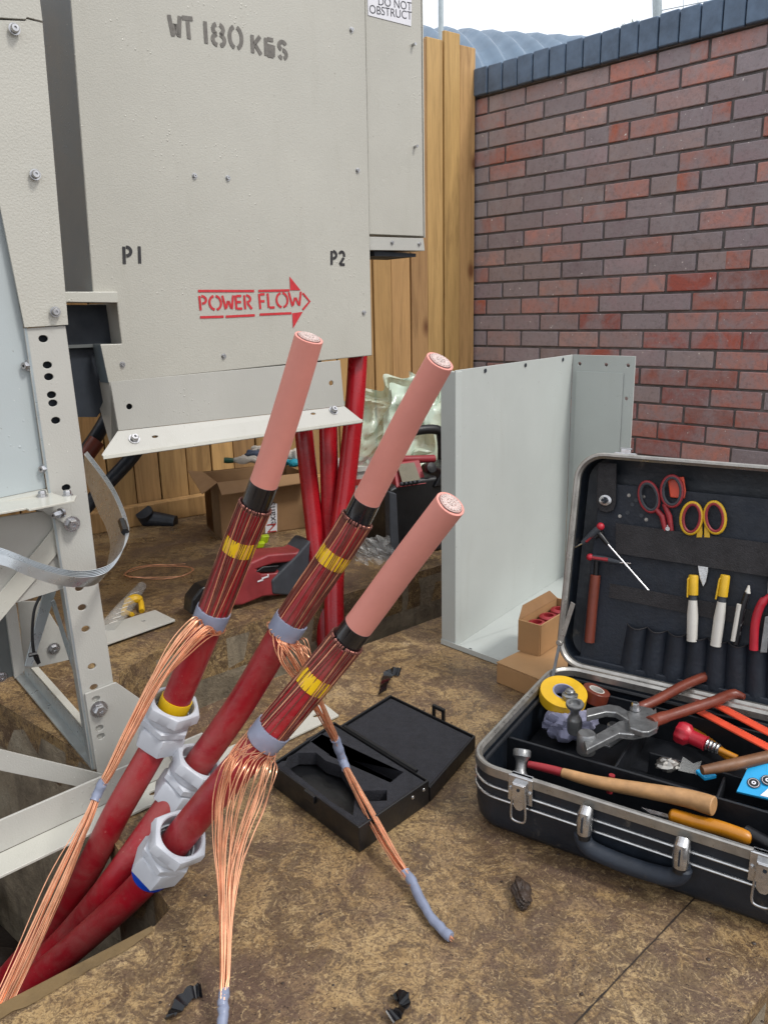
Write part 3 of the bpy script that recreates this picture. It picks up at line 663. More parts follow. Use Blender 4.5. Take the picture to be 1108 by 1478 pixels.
# loose bar on the far slab
lb_ = thing('flat_bar', G(200, 905, 0), 'flat grey steel bar with cut end lying on the far slab', 'bar')
b = MB(); b.holed([G(px, py, .012) for px, py in ((100, 948), (150, 930), (253, 894), (224, 880), (150, 903), (95, 925))], [circ(G(207, 896, .012), V(1, 0, 0), V(0, 1, 0), .005)], -ZZ*.005)
b.build('bar', 'paint', lb_, bevel=.0008)
b = MB(); b.prism([G(100, 949, .008), G(253, 895, .008), G(253, 895, .0), G(100, 949, .0)], V(-.1, .2, 0)*.02); b.build('bar_edge', 'darksteel', lb_)
# bright band coil
eA = [(-60, 788), (0, 799), (60, 822), (110, 833), (150, 828), (172, 806), (182, 775), (178, 748), (164, 714), (146, 686), (122, 655)]
eB = [(-60, 812), (0, 815), (40, 831), (85, 845), (125, 847), (146, 838), (156, 816), (160, 787), (154, 762), (141, 735), (124, 690)]
dA = [1.02, 1.02, 1.03, 1.04, 1.06, 1.10, 1.16, 1.22, 1.28, 1.33, 1.36]; dB = [1.02, 1.02, 1.03, 1.04, 1.06, 1.10, 1.18, 1.25, 1.30, 1.35, 1.38]
bd = thing('banding_coil', D(120, 835, 1.06), 'loop of bright steel banding bent around the grey leg', 'steel band')
for i in range(5):
    b = MB(); o_ = i*2.2; PA = spl([D(x+ (o_ if k > 5 else 0)*.5, y-o_*(1 if k < 5 else .4), d+.002*i) for k, ((x, y), d) in enumerate(zip(eA, dA))]); PB = spl([D(x, y-o_*.4, d+.002*i) for (x, y), d in zip(eB, dB)])
    b.ribbon(PA, PB, .0008); b.build('band_layer', 'band', bd)
b = MB(); b.tube([D(176, 752, 1.2), D(181, 768, 1.17)], .006, 6); b.build('band_clip', 'blackpl', bd)
# ================================================================== CABLES
def SM(starts, c, t):
    m_ = sum((x[-1]-c for x in starts), Vector())/len(starts); return m_-t*m_.dot(t)
def strand_bundle(starts, centres, spreads, r, mt, name, parent, seed=1, n_s=7, sag=.0, seg=4):
    rr = random.Random(seed); b = MB(); cs = [Vector(c) for c in centres]
    for i, s0 in enumerate(starts):
        rad = .35+.65*rr.random()**.5; pts = list(s0); t_0 = (cs[1]-cs[0]).normalized(); f1 = t_0.cross(CF).normalized(); f2 = t_0.cross(f1); q_ = s0[-1]-cs[0]; q_ = q_-t_0*q_.dot(t_0); q_ = q_-SM(starts, cs[0], t_0); a = math.atan2(q_.dot(f2), q_.dot(f1))+rr.uniform(-.35, .35)
        dr = rr.uniform(-.5, .5)
        kq = rr.uniform(.6, 1.25) if rr.random() < .85 else 1.6
        for j, c in enumerate(cs):
            t = (cs[min(j+1, len(cs)-1)]-cs[max(j-1, 0)]).normalized(); e1 = t.cross(CF).normalized(); e2 = t.cross(e1)
            aa = a+dr*j*.55+rr.uniform(-.12, .12); pts.append(c+t*rr.uniform(-.004, .004)+(e1*cos(aa)+e2*sin(aa))*rad*spreads[j]*(kq if spreads[j] > .008 else 1)*rr.uniform(.9, 1.1))
        b.tube(spl(pts, n_s), r, seg, True)
    return b.build(name, mt, parent)
def cable(name, label, pts, ins, tipi, tape_at, yellow, tail, tail_sp, tapes, seed, nstr=34, gpx=(0, 0)):
    """pts: list of (px,py,depth) from the tip to the pit; tail pixel list with depth"""
    P = spl([D(*p) for p in pts], 8)
    L = [0]
    for i in range(1, len(P)): L.append(L[-1]+(P[i]-P[i-1]).length)
    def at(s):
        for i in range(1, len(P)):
            if L[i] >= s: 
                t = (s-L[i-1])/(L[i]-L[i-1]); return P[i-1].lerp(P[i], t)
        return P[-1]
    def dirat(s): return (at(s+.004)-at(max(0, s-.004))).normalized()
    def near_px(px, py):
        best = min(range(int(L[-1]/.002)), key=lambda k: (lambda v: (554+F_PX*v.dot(CR)/v.dot(CF)-px)**2+(739-F_PX*v.dot(CU)/v.dot(CF)-py)**2)(at(k*.002)-CP)); return best*.002
    def seg(s0, s1, r, n=10): return [at(s0+(s1-s0)*k/n) for k in range(n+1)], r
    base = P[-1]; th_ = thing(name, base, label, 'cable', 'stripped red power cables rising from the pit')
    s_pink = near_px(*ins[0]); s_black = near_px(*ins[1]); s_tape = near_px(*tape_at); end = L[-1]
    RP = .0175; RS = .0195
    b = MB(); b.tube(seg(0, s_pink+.01, 0)[0], [.0163+.0012*k/10 for k in range(11)], 40); b.build('insulation', 'pink', th_, bevel=.0006)
    # cut end: conductor face
    d0 = -dirat(.002); c0 = at(0)
    b = MB(); b.lathe(c0+d0*.0004, d0, [(.0127, -.001), (.0127, .0008), (.0120, .0012), (.0115, .0004), (.009, .0004), (.0085, .0014), (.0055, .0014), (.005, .0004), (.0025, .0005), (.0001, .001)], 36); b.build('conductor', 'pink_end', th_)
    b = MB(); se1 = d0.cross(ZZ).normalized(); se2 = d0.cross(se1)
    for rg, cnt in ((0, 1), (.0034, 6), (.0067, 12), (.0099, 18)):
        for q in range(cnt):
            a_ = 2*pi*q/cnt+rg*90; b.lathe(c0+d0*.0012+(se1*cos(a_)+se2*sin(a_))*rg, d0, [(.00168, 0), (.00160, .0007), (.0001, .0009)], 9)
    b.build('conductor_strands', 'strand_end', th_)
    b = MB(); b.lathe(c0, d0, [(.0128, -.001), (.0134, -.001), (.0135, .0004), (.0129, .0004)], 36, closed=True, rf=lambda t, r: 1+.02*sin(5*t)+.015*sin(13*t)); b.build('conductor_screen', 'semicon', th_)
    b = MB(); b.tube(seg(s_pink, s_black+.012, 0)[0], RP+.0006, 40); b.build('semiconductive_layer', 'semicon', th_, bevel=.0004)
    b = MB(); s_g = near_px(*gpx); b.tube([at(s_black+(end-s_black)*k/60) for k in range(61)], [RS if s_black+(end-s_black)*k/60 < s_g else RS*.96 for k in range(61)], 40); b.build('sheath', 'sheath', th_, bevel=.0015)
    # screen wires folded back over the sheath
    rr = random.Random(seed); b = MB(); bd_ = MB(); starts = []
    groups = sorted([rr.random()*2*pi for _ in range(nstr)])
    d = dirat(s_black); e1 = d.cross(ZZ).normalized(); e2 = d.cross(e1)
    for i, a in enumerate([2*pi*k/44+rr.uniform(-.07, .07) for k in range(44)]):
        pts_ = []
        tgt = a + .30*sin(a*3+seed)+.13*sin(a*8+seed*2)+rr.uniform(-.04, .04)
        for k in range(9):
            t = k/8; s = s_black-.001+(s_tape-s_black)*t; dd_ = dirat(s); E1 = (e1-dd_*e1.dot(dd_)).normalized(); E2 = dd_.cross(E1)
            aa = a+(tgt-a)*min(1, t*1.1); pts_.append(at(s)+(E1*cos(aa)+E2*sin(aa))*(RS+.0010+.0004*rr.random()))
        E1 = (e1-d*e1.dot(d)).normalized(); E2 = d.cross(E1); rad = (E1*cos(a)+E2*sin(a))
        lp = [at(s_black+.004)+rad*(RP+.0008), at(s_black-.002)+rad*(RP+.0012), at(s_black-.0052)+rad*(RP+.0028), at(s_black-.003)+rad*(RS+.0014)]
        (b if i % 5 else bd_).tube(spl(lp+pts_[1:], 3), .00066 if i % 3 else .0007, 5)
        b.tube(spl(lp, 4), .00125, 6)
    b.build('screen_wires', 'copper_dull', th_); bd_.build('screen_wires', 'copper', th_)
    def band(nm, sA, sB, r, mt, ang=0):
        b = MB(); b.lathe(at(sA), at(sB)-at(sA), [(r-.003, 0), (r, 0), (r+.0004, (sB-sA)*.4), (r, sB-sA), (r-.003, sB-sA)], 40, closed=True, rf=lambda t, q: 1+.012*sin(3*t+seed)+.006*sin(9*t)); return b.build(nm, mt, th_)
    for (px, py, wd_, over) in yellow:
        s = near_px(px, py); band('yellow_band', s-wd_/2, s+wd_/2, RS+(.0014 if over else .0012), 'tape_yellow')
    band('grey_tape', s_tape-.011, s_tape+.011, RS+.0028, 'tape_grey'); band('grey_tape', s_tape-.012, s_tape+.003, RS+.0031, 'tape_grey')
    # tail
    TC = [D(*p) if len(p) == 3 else G(p[0], p[1], p[3]) for p in tail]
    dd_ = dirat(s_tape+.012); E1 = (e1-dd_*e1.dot(dd_)).normalized(); E2 = dd_.cross(E1)
    dirn = (TC[0]-at(s_tape+.02)); dirn = (dirn-dd_*dirn.dot(dd_)).normalized(); starts = []
    for i in range(nstr):
        a = rr.gauss(0, 1.1); R0 = dirn*cos(a)+dd_.cross(dirn)*sin(a)
        starts.append([at(s_tape+.006)+R0*(RS+.002), at(s_tape+.013)+R0*(RS+.003)])
    strand_bundle(starts[::2], TC, tail_sp, .0007, 'copper', 'wire_tail', th_, seed)
    strand_bundle(starts[1::2], TC, tail_sp, .0007, 'copper', 'wire_tail', th_, seed+9)
    SP = spl(TC, 8)
    for i0, i1, r in tapes:
        k0, k1 = int(i0*8), int(i1*8); pp = SP[k0:k1+1]
        b = MB(); b.tube([p+V(rr.uniform(-1, 1), rr.uniform(-1, 1), rr.uniform(-1, 1))*.0008 for p in pp], [r*rr.uniform(.9, 1.12) for _ in pp], 10); b.build('tail_tape', 'tape_grey', th_)
    return th_, at, dirat, near_px
A = cable('power_cable', 'leftmost stripped red power cable with pink insulation, tip tallest', [(446, 487, .86), (414, 595, .905), (380, 700, .95), (352, 770, .975), (305, 890, 1.015), (242, 1040, 1.055), (217, 1089, 1.06), (170, 1171, 1.065), (129, 1252, 1.095), (78, 1333, 1.17), (20, 1401, 1.2), (-90, 1520, 1.27)],
    [(379, 697), (364, 733)], 0, (308, 892), [(347, 785, .021, 0), (250, 1014, .018, 1)],
    [(291, 903, .985), (262, 932, .97), (225, 985, .96), (188, 1055, .955), (160, 1110, .95), (143, 1141, .95), (128, 1180, .94), (85, 1275, .925), (35, 1385, .9), (-10, 1480, .86)],
    [.013, .011, .008, .0065, .0055, .0042, .0055, .009, .010, .009], [(4.5, 5.6, .006)], 1, gpx=(243, 1045))
B = cable('power_cable', 'middle stripped red power cable, its wire tail crossing the foam case', [(635, 521, .85), (585, 612, .90), (532, 716, .955), (500, 775, .975), (414, 905, 1.015), (345, 1020, 1.05), (268, 1128, 1.065), (237, 1171, 1.055), (163, 1274, 1.045), (102, 1347, 1.11), (44, 1405, 1.14), (-60, 1500, 1.19)],
    [(530, 720), (512, 752)], 0, (414, 904), [(478, 801, .021, 0)],
    [(424, 938, 1.0), (446, 985, 1.03), (466, 1030, 1.08), (482, 1062, 1.12), (492, 1090, 1.14), (500, 1110, 0, .055), (540, 1185, 0, .035), (572, 1240, 0, .022), (594, 1272, 0, .014), (618, 1318, 0, .009), (650, 1353, 0, .006)],
    [.02, .011, .008, .006, .005, .005, .0075, .0065, .0048, .0032, .0024], [(3.2, 5.1, .0066), (7.5, 10, .0058)], 2, gpx=(272, 1128))
C = cable('power_cable', 'lowest right stripped red power cable, loose copper wires hanging straight down', [(650, 727, .78), (583, 814, .835), (518, 902, .885), (470, 962, .905), (386, 1062, .925), (320, 1135, .94), (244, 1228, .962), (203, 1279, .99), (136, 1342, 1.03), (68, 1400, 1.07), (10, 1444, 1.10), (-90, 1520, 1.15)],
    [(517, 903), (497, 927)], 0, (386, 1060), [(452, 977, .021, 0)],
    [(360, 1100, .865), (345, 1150, .86), (334, 1210, .85), (329, 1260, .84), (327, 1330, .82), (325, 1400, .80), (323, 1430, .79), (322, 1455, .78), (321, 1500, .76)],
    [.025, .026, .018, .011, .0075, .0058, .0048, .004, .004], [(5.9, 8, .0056)], 3, gpx=(240, 1228))
def gland(C_, px, py, label, ring=False, sc=.95, tilt=None):
    th_, at, dirat, near = C_; s = near(px, py); o = at(s); d = -dirat(s)   # axis pointing to the cable tip
    d = (d-CF*(tilt or .14)).normalized()
    g = thing('cable_gland', o, label, 'cable gland', 'light grey nylon cable glands slid over the red cables')
    e = d.cross(CF).normalized()
    hexf = lambda t, r: 1/cos(((t+pi/6) % (pi/3))-pi/6) if r > .031*sc else 1
    def q(l): return [(r*sc, h*sc) for r, h in l]
    def hxr(rows, ph):    # rows: radius, height, how hexagonal
        a_, e1_, _ = MB().frame(d); e1_ = (e-d*e.dot(d)).normalized(); e2_ = d.cross(e1_); R_ = []
        for r, h, k in rows:
            R_.append([o+d*h*sc*1.1+(e1_*cos(t)+e2_*sin(t))*(r*sc*(1+k*(1/cos(((t+ph) % (pi/3))-pi/6)-1))) for t in [2*pi*j/72 for j in range(72)]])
        b = MB(); b.loft(R_, closed=True); return b
    hxr([(.0280, .017, 0), (.0315, .017, 0), (.0342, .0185, .8), (.0350, .020, 1), (.0350, .0305, 1), (.0345, .0335, .75), (.0330, .0350, .35), (.0300, .0352, 0), (.0285, .034, 0), (.0275, .028, 0)], 0).build('lock_nut', 'gland', g, sharp=30)
    hxr([(.0260, .0085, 0), (.0312, .0085, 0), (.0318, .0095, 0), (.0318, .0155, 0), (.0310, .0168, 0), (.0260, .0168, 0)], 0).build('collar', 'gland', g, sharp=30)
    hxr([(.0255, -.003, 0), (.0300, -.003, .2), (.0315, -.0015, 1), (.0315, .0055, 1), (.0305, .0075, .4), (.0300, .0085, 0), (.0255, .0085, 0)], pi/9).build('thread_ring', 'gland', g, sharp=30)
    hxr([(.0235, -.034, 0), (.0290, -.034, .4), (.0305, -.032, 1), (.0312, -.009, 1), (.0305, -.0055, .7), (.0285, -.0032, .1), (.0235, -.0032, 0)], pi/18).build('body', 'gland', g, sharp=30)
    if ring:
        b = MB(); b.lathe(o, d, q([(.0215, -.052), (.0262, -.052), (.0270, -.049), (.0270, -.0375), (.0215, -.0375)]), 48, e=e, closed=True); b.build('seal_ring', 'blue_ring', g)
    return g
gland(A, 243, 1045, 'upper left grey cable gland with a yellow band inside it')
gland(B, 272, 1128, 'middle grey cable gland, partly behind the lowest red cable')
gland(C, 240, 1228, 'lowest grey cable gland with a blue ring under it', True)
# red cables rising behind
grp = 'red cables rising from the trench to the cabinet'
for pts, lab in (([(436, 590, 1.98), (440, 640, 1.98), (449, 720, 2.0), (458, 800, 2.0), (466, 870, 1.98), (473, 960, 1.95)], 'left of three red cables rising behind the pink cables'),
                 ([(473, 590, 1.98), (474, 640, 1.98), (476, 720, 2.0), (477, 800, 2.02), (479, 880, 2.0), (481, 970, 1.96)], 'middle of three red cables rising behind the pink cables'),
                 ([(517, 490, 1.96), (513, 570, 1.96), (504, 660, 1.97), (494, 740, 1.97), (484, 810, 1.95), (482, 870, 1.93), (484, 970, 1.9)], 'right hand red cable of three, visible up to the cabinet base')):
    b = MB(); b.tube(spl([D(*p) for p in pts], 6), .0235 if pts[0][0] < 500 else .0245, 24); tag(b.build('red_cable', 'sheath_clean'), lab, 'cable', grp)
# ================================================================== GREY COVER BOX
FP0 = G(637, 929, 0); FP1 = G(715, 958, 0); fd = (FP1-FP0).normalized(); fn = V(fd.y, -fd.x, 0)
if fn.y > 0: fn = -fn
FRP = (FP0, fn)
bx = thing('steel_cover_box', FP0, 'open pale green grey steel cover standing on end before the brick wall', 'cover')
ad = (G(820, 868, .0)-G(658, 934, .0)); 
S0 = FP0; S1 = W(657, 930, FRP); S1.z = 0
# panel A base line (inside of box): from S1 to corner
zt_ = W(640, 536, FRP).z
A0 = S1+V(0, 0, .003); ad = V(.608, .794, 0)
# corner where px=820
def solve(p0, d, px):
    k0, k1 = 0, 3
    for _ in range(50):
        k = (k0+k1)/2; v = p0+d*k-CP; x = 554+F_PX*v.dot(CR)/v.dot(CF)
        if x < px: k0 = k
        else: k1 = k
    return p0+d*k0
A1 = solve(A0, ad, 814); B1 = solve(A1, fd, 897)
H_ = ZZ*zt_
b = MB(); b.prism([A0, A1, A1+H_, A0+H_], V(-ad.y, ad.x, 0)*.003); b.build('side_panel', 'paint_cover', bx, bevel=.001)
bd_ = (B1-A1).normalized(); b = MB()
holes_ = [circ(A1+bd_*s+V(0, 0, z), bd_, ZZ, .004) for s, z in ((.018, zt_-.02), (.085, zt_-.02))]
bl_ = (B1-A1).length; holes_ = [circ(A1+bd_*s+V(0, 0, z), bd_, ZZ, .0045) for s, z in ((.02, zt_-.022), (bl_*.55, zt_-.022), (bl_-.018, zt_-.022), (bl_-.018, zt_-.10), (bl_-.018, zt_-.30), (bl_-.018, zt_-.5))]
b.holed([A1, B1, B1+H_, A1+H_], holes_, -fn*.003); b.build('back_panel', 'paint_cover', bx, bevel=.001)
b = MB(); b.box(A1+bd_*(bl_*.46)+V(0, 0, zt_*.5-.02)+fn*.002, bd_*bl_*.38, fn*.0012, ZZ*(zt_*.5-.02)); b.build('inset_panel', 'paint_cover', bx, bevel=.0008)
b = MB(); b.prism([S0, S1, S1+H_, S0+H_], -fn*.02); b.build('front_flange', 'paint_cover', bx, bevel=.0012)
FE = FP0+fd*(bl_+.04); b = MB(); b.prism([S0+ZZ*.002+fn*.001, FE+ZZ*.002+fn*.001, B1+ZZ*.002, A1+ZZ*.002, A0+ZZ*.000], ZZ*.003); b.build('bottom_plate', 'paint_cover', bx, bevel=.0008)
b = MB(); b.prism([FP0+fn*.0025+ZZ*.001, FE+fn*.0025+ZZ*.001, FE+fn*.0025+ZZ*.012, FP0+fn*.0025+ZZ*.012], -fn*.002); b.build('bottom_lip', 'paint_cover', bx)
for (px, py) in ((700, 531), (758, 523), (812, 515)):
    c = W(px, py+4, (A0, V(ad.y, -ad.x, 0)), .001); b = MB(); b.lathe(c, V(ad.y, -ad.x, 0), [(.0045, 0), (.0045, .001), (.0001, .001)], 12); b.build('screw_hole', 'darkin', bx)
c = G(678, 937, .0055); b = MB(); b.lathe(c, ZZ, [(.004, 0), (.004, .0008), (.0001, .0008)], 12); b.build('screw_hole', 'darkin', bx)
# ================================================================== SMALL CARDBOARD BOXES
def cbox(name, label, o, u, v, W_, D_, H_c, mt='card', open_=False, cat='box', group=None):
    t = thing(name, o, label, cat, group); e = .003
    if not open_:
        b = MB(); b.box(o+u*W_/2+v*D_/2+ZZ*H_c/2, u*W_/2, v*D_/2, ZZ*H_c/2); b.build('carton', mt, t, bevel=.002)
        b = MB(); b.box(o+u*W_/2+v*D_/2+ZZ*(H_c+.0018), u*W_/2*1.003, v*D_/2*1.003, ZZ*.0012); b.build('lid_flap', mt, t)
    else:
        b = MB()
        for c, hx, hy in ((o+u*W_/2, W_/2, e/2), (o+u*W_/2+v*D_, W_/2, e/2)): b.box(c+ZZ*H_c/2, u*hx, v*hy, ZZ*H_c/2)
        for c in (o, o+u*W_): b.box(c+v*D_/2+ZZ*H_c/2, u*e/2, v*(D_/2-e/2-.0005), ZZ*(H_c/2-.001))
        b.box(o+u*W_/2+v*D_/2+ZZ*.002, u*(W_/2-e), v*(D_/2-e), ZZ*.0015); b.build('carton', mt, t, bevel=.0006)
    return t
cu = fd
o1 = G(716, 985, 0); cv = V(-fd.y, fd.x, 0)
if cv.y < 0: cv = -cv
cu2 = (G(775, 1010, 0)-o1).normalized(); cv2 = V(-cu2.y, cu2.x, 0)
cbox('cardboard_box', 'flat closed brown cardboard box on the floor behind the tool case', o1, cu2, cv2, .17, .16, .040)
zb = .043; fl = G(747, 938, zb); fr_ = G(783, 949, zb); cu3 = (fr_-fl).normalized(); cv3 = V(-cu3.y, cu3.x, 0)
hb = W(745, 893, (fl, V(cu3.y, -cu3.x, 0))).z-zb
t = cbox('cardboard_box', 'small open cardboard box of red parts on the flat box', fl, cu3, cv3, .048, .15, hb, open_=True)
b = MB(); b.prism([fl+cv3*.0+ZZ*hb, fl+cv3*.15+ZZ*hb, fl+cv3*.135+ZZ*(hb+.018)-cu3*.010, fl+cv3*.03+ZZ*(hb+.018)-cu3*.010], cu3*.0025); b.build('flap', 'card_in', t)
for i in range(3):
    c = fl+cu3*.024+cv3*(.03+i*.045)+ZZ*(hb-.030)
    b = MB(); b.lathe(c, ZZ, [(.019, 0), (.019, .018), (.017, .02), (.010, .021), (.0095, .012), (.0001, .012)], 24); tag(b.build('plastic_bung', 'redpl'), ['front red plastic cap inside the small open box', 'middle red plastic cap inside the small open box', 'rear red plastic cap inside the small open box'][i], 'cap', 'red caps in the small open box')

# ================================================================== TOOL CASE
BL = G(672, 1188)
cu_ = V(.839, -.545, 0).normalized(); cv_ = V(.545, .839, 0).normalized()
CW, CD, CHt = .446, .345, .096
def CK(u, v, z=0.): return BL+cu_*u+cv_*v+ZZ*z
tc = thing('tool_case', CK(CW/2, CD/2), 'open dark blue tool case with metal rims, full of hand tools', 'tool case')
def rr_ring(o, ux, uy, un, W_, H_c, inset, dep, rad=.045, n=7):
    P = []; r = max(.004, rad-inset)
    for cx, cy, a0 in ((W_-rad, rad, -90), (W_-rad, H_c-rad, 0), (rad, H_c-rad, 90), (rad, rad, 180)):
        for k in range(n+1):
            a = radians(a0+90*k/n); P.append(o+ux*(cx+r*cos(a))+uy*(cy+r*sin(a))+un*dep)
    return P
def rings(lst, o, ux, uy, un, W_, H_c): return [rr_ring(o, ux, uy, un, W_, H_c, i, d) for i, d in lst]
b = MB(); b.loft(rings([(.022, 0), (.010, .004), (.003, .014), (.0, .03), (.0, CHt-.004), (.006, CHt-.004), (.006, .012), (.02, .008)], CK(0, 0), cu_, cv_, ZZ, CW, CD)); b.build('base_shell', 'case', tc)
b = MB(); b.loft(rings([(-.003, CHt-.006), (-.003, CHt+.006), (-.0012, CHt+.0075), (.0025, CHt+.0075), (.004, CHt+.006), (.0068, CHt+.004), (.0068, CHt-.006)], CK(0, 0), cu_, cv_, ZZ, CW, CD), closed=True); b.build('rim', 'alu', tc)
for zr in (.074, .058):
    b = MB(); ring = rr_ring(CK(0, 0, zr), cu_, cv_, ZZ, CW, CD, -.0012, 0); b.tube(ring+[ring[0]], .0021, 8, False); b.build('trim_strip', 'chrome', tc)
# inner tray
b = MB(); yd = .118
b.box(CK(CW/2, yd, .046), cu_*(CW/2-.009), cv_*.0022, ZZ*.034)
b.box(CK(CW/2, CD-.03, .05), cu_*(CW/2-.009), cv_*.002, ZZ*.032)
b.box(CK(.168, (yd+CD-.03)/2, .044), cu_*.002, cv_*((CD-.03-yd)/2-.003), ZZ*.03)
b.box(CK(.30, yd+.045, .040), cu_*.002, cv_*.038, ZZ*.022); b.box(CK(.31, yd+.09, .040), cu_*.115, cv_*.002, ZZ*.024)
b.box(CK(CW/2, (yd+CD)/2, .026), cu_*(CW/2-.01), cv_*((CD-yd)/2-.004), ZZ*.0022)
b.build('organiser_tray', 'case_in', tc, bevel=.0018)
b = MB(); rg = rr_ring(CK(0, 0, CHt-.012), cu_, cv_, ZZ, CW, CD, .0105, 0); b.tube(rg+[rg[0]], .0035, 8, False); b.build('tray_edge', 'case_in', tc)
# latches, handle
def latch(u):
    t = thing('x', CK(u, 0), None, None); bpy.data.objects.remove(t)
    o = CK(u, -.004, 0); n = -cv_
    b = MB(); b.box(o+ZZ*(CHt-.012), cu_*.017, n*.0015, ZZ*.019); b.box(o+ZZ*(CHt+.006)+cv_*.004, cu_*.015, n*.005, ZZ*.0015)
    p = b.build('latch', 'chrome', tc, bevel=.0008)
    b = MB(); b.box(o+n*.004+ZZ*(CHt-.012), cu_*.0095, n*.004, ZZ*.013); b.box(o+n*.006+ZZ*(CHt-.003), cu_*.008, n*.003, ZZ*.003); b.build('lock_body', 'chrome', p, bevel=.0012)
    b = MB(); b.lathe(o+n*.0086+ZZ*(CHt-.008), n, [(.0022, 0), (.0022, .0004), (.0001, .0004)], 10); b.build('keyhole', 'darkin', p)
    b = MB(); b.prism([o+n*.003+cu_*x+ZZ*(z_) for x, z_ in ((-.008, CHt-.025), (.008, CHt-.025), (.0075, CHt-.035), (.003, CHt-.040), (-.003, CHt-.040), (-.0075, CHt-.035))], n*.003); b.build('thumb_tab', 'chrome', p, bevel=.001)
    for sx in (-1, 1): bolt(o+cu_*.0135*sx+n*.0012+ZZ*(CHt-.012), n, .0025, p, 'rivet', 'chrome', False, .002)
    b = MB(); pts = [o+n*.006+cu_*x+ZZ*z_ for x, z_ in ((-.0085, CHt-.012), (-.0095, CHt-.03), (-.010, CHt-.050), (-.006, CHt-.056), (.006, CHt-.056), (.010, CHt-.050), (.0095, CHt-.03), (.0085, CHt-.012))]; b.tube(spl(pts, 4), .0016, 8); b.build('wire_bail', 'chrome', p)
UM = .226
for u in (.082, .376): latch(u)
hd = []
for u in (.172, .288):
    o = CK(u, -.004, 0); n = -cv_
    b = MB(); b.tube([o+n*.002+ZZ*(CHt-.006), o+n*.008+ZZ*(CHt-.010), o+n*.010+ZZ*(CHt-.022), o+n*.009+ZZ*(CHt-.036)], [.0085, .0098, .0098, .0092], 16); p = b.build('handle_bracket', 'chrome', tc)
    b = MB(); b.box(o+n*.0195+ZZ*(CHt-.020), cu_*.0010, n*.0012, ZZ*.010); b.build('slot', 'darkin', p)
    b = MB(); b.tube([o+n*.009+ZZ*(CHt-.034), o+n*.010+ZZ*(CHt-.044)], .0086, 14); b.build('pivot', 'blackpl', p)
b = MB(); hp_ = spl([CK(u, v, z) for u, v, z in ((.169, -.010, .060), (.171, -.011, .048), (.184, -.012, .038), (.230, -.012, .034), (.276, -.012, .038), (.289, -.011, .048), (.291, -.010, .060))], 6)
b.tube(hp_, [.0085]*3+[.0108]*(len(hp_)-6)+[.0085]*3, 16); b.build('handle', 'case_handle', tc)
# lid
TL_ = radians(11); lu = cu_; lw = (ZZ*cos(TL_)+cv_*sin(TL_)).normalized(); lb2 = (cv_*cos(TL_)-ZZ*sin(TL_)).normalized()
LO = CK(0.0, CD+.004, CHt+.006); LW_, LH_ = CW, .366
def LK(u, w_, d=0.): return LO+lu*u+lw*w_+lb2*d
def LP(px, py, d): return W(px, py, (LK(0, 0, d), -lb2))
b = MB(); b.loft(rings([(.022, .062), (.010, .060), (.002, .050), (.0, .036), (.0, .002), (.006, .002), (.006, .050), (.03, .056)], LO, lu, lw, lb2, LW_, LH_)); b.build('lid_shell', 'case', tc)
b = MB(); b.loft(rings([(-.003, .008), (-.003, -.004), (-.001, -.006), (.0025, -.006), (.004, -.004), (.0068, -.002), (.0068, .006)], LO, lu, lw, lb2, LW_, LH_), closed=True); b.build('lid_rim', 'alu', tc)
for dd2 in (.022, .030):
    b = MB(); ring = rr_ring(LO, lu, lw, lb2, LW_, LH_, -.0012, dd2); b.tube(ring+[ring[0]], .002, 8, False); b.build('trim_strip', 'chrome', tc)
BD = .026  # pallet depth
b = MB(); bp = [LP(*p, BD) for p in ((868, 690), (848, 712), (832, 985), (846, 1000))]
brd = [LK(.030, .000, BD), LK(LW_-.012, .0, BD), LK(LW_-.012, .318, BD), LK(.050, .318, BD), LK(.034, .300, BD)]
b.prism(brd, lb2*.004); b.build('tool_pallet', 'navy', tc, bevel=.001)
b = MB(); b.box(LK(LW_/2, .002, BD-.002), lu*(LW_/2-.012), lw*.012, lb2*.006); b.build('pallet_hinge', 'navy', tc, bevel=.003)
# strap with turn button
b = MB(); sp_ = [LP(x, y, d) for x, y, d in ((862, 668, .02), (889, 669, .02), (888, 727, .019), (884, 737, .018), (875, 740, .018), (865, 737, .018), (860, 728, .019))]; b.prism(sp_, lb2*.0025); stp = b.build('strap', 'elastic', tc, bevel=.0008)
c = LP(873, 722, .016); b = MB(); b.lathe(c, -lb2, [(.0105, 0), (.0105, .001), (.006, .0018), (.0055, .0006), (.0001, .0006)], 24, squash=.85); b.build('turn_plate', 'chrome', stp)
b = MB(); b.box(c-lb2*.004, lu*.0055, lb2*.003, lw*.0018); b.box(c-lb2*.0045, lu*.0018, lb2*.003, lw*.0055); b.build('turn_button', 'darkin', stp, bevel=.001)
for p in ((907, 715), (928, 717), (894, 745), (932, 750)):
    bolt(LP(*p, BD-.0005), -lb2, .0022, tc, 'stud', 'alu', False, .0016)
for p in ((905, 740), (925, 744), (917, 722), (912, 728)):
    b = MB(); b.lathe(LP(*p, BD-.0004), -lb2, [(.0035, 0), (.0035, .0006), (.0028, .0006), (.0028, .0001), (.0001, .0001)], 14); b.build('eyelet', 'greypl', tc)
def wavy_strip(name, top, bot, d, amp, mt):
    A_ = []; B_ = []; n = 30
    for i in range(n+1):
        t = i/n; bul = -lb2*abs(sin(pi*t*6))*amp
        A_.append(LP(top[0][0]+(top[1][0]-top[0][0])*t, top[0][1]+(top[1][1]-top[0][1])*t, d)+bul); B_.append(LP(bot[0][0]+(bot[1][0]-bot[0][0])*t, bot[0][1]+(bot[1][1]-bot[0][1])*t, d)+bul)
    b = MB(); b.ribbon(A_, B_, .0014); return b.build(name, mt, tc)
wavy_strip('elastic_band', ((888, 755), (1190, 795)), ((888, 798), (1190, 845)), BD-.010, .002, 'elastic')
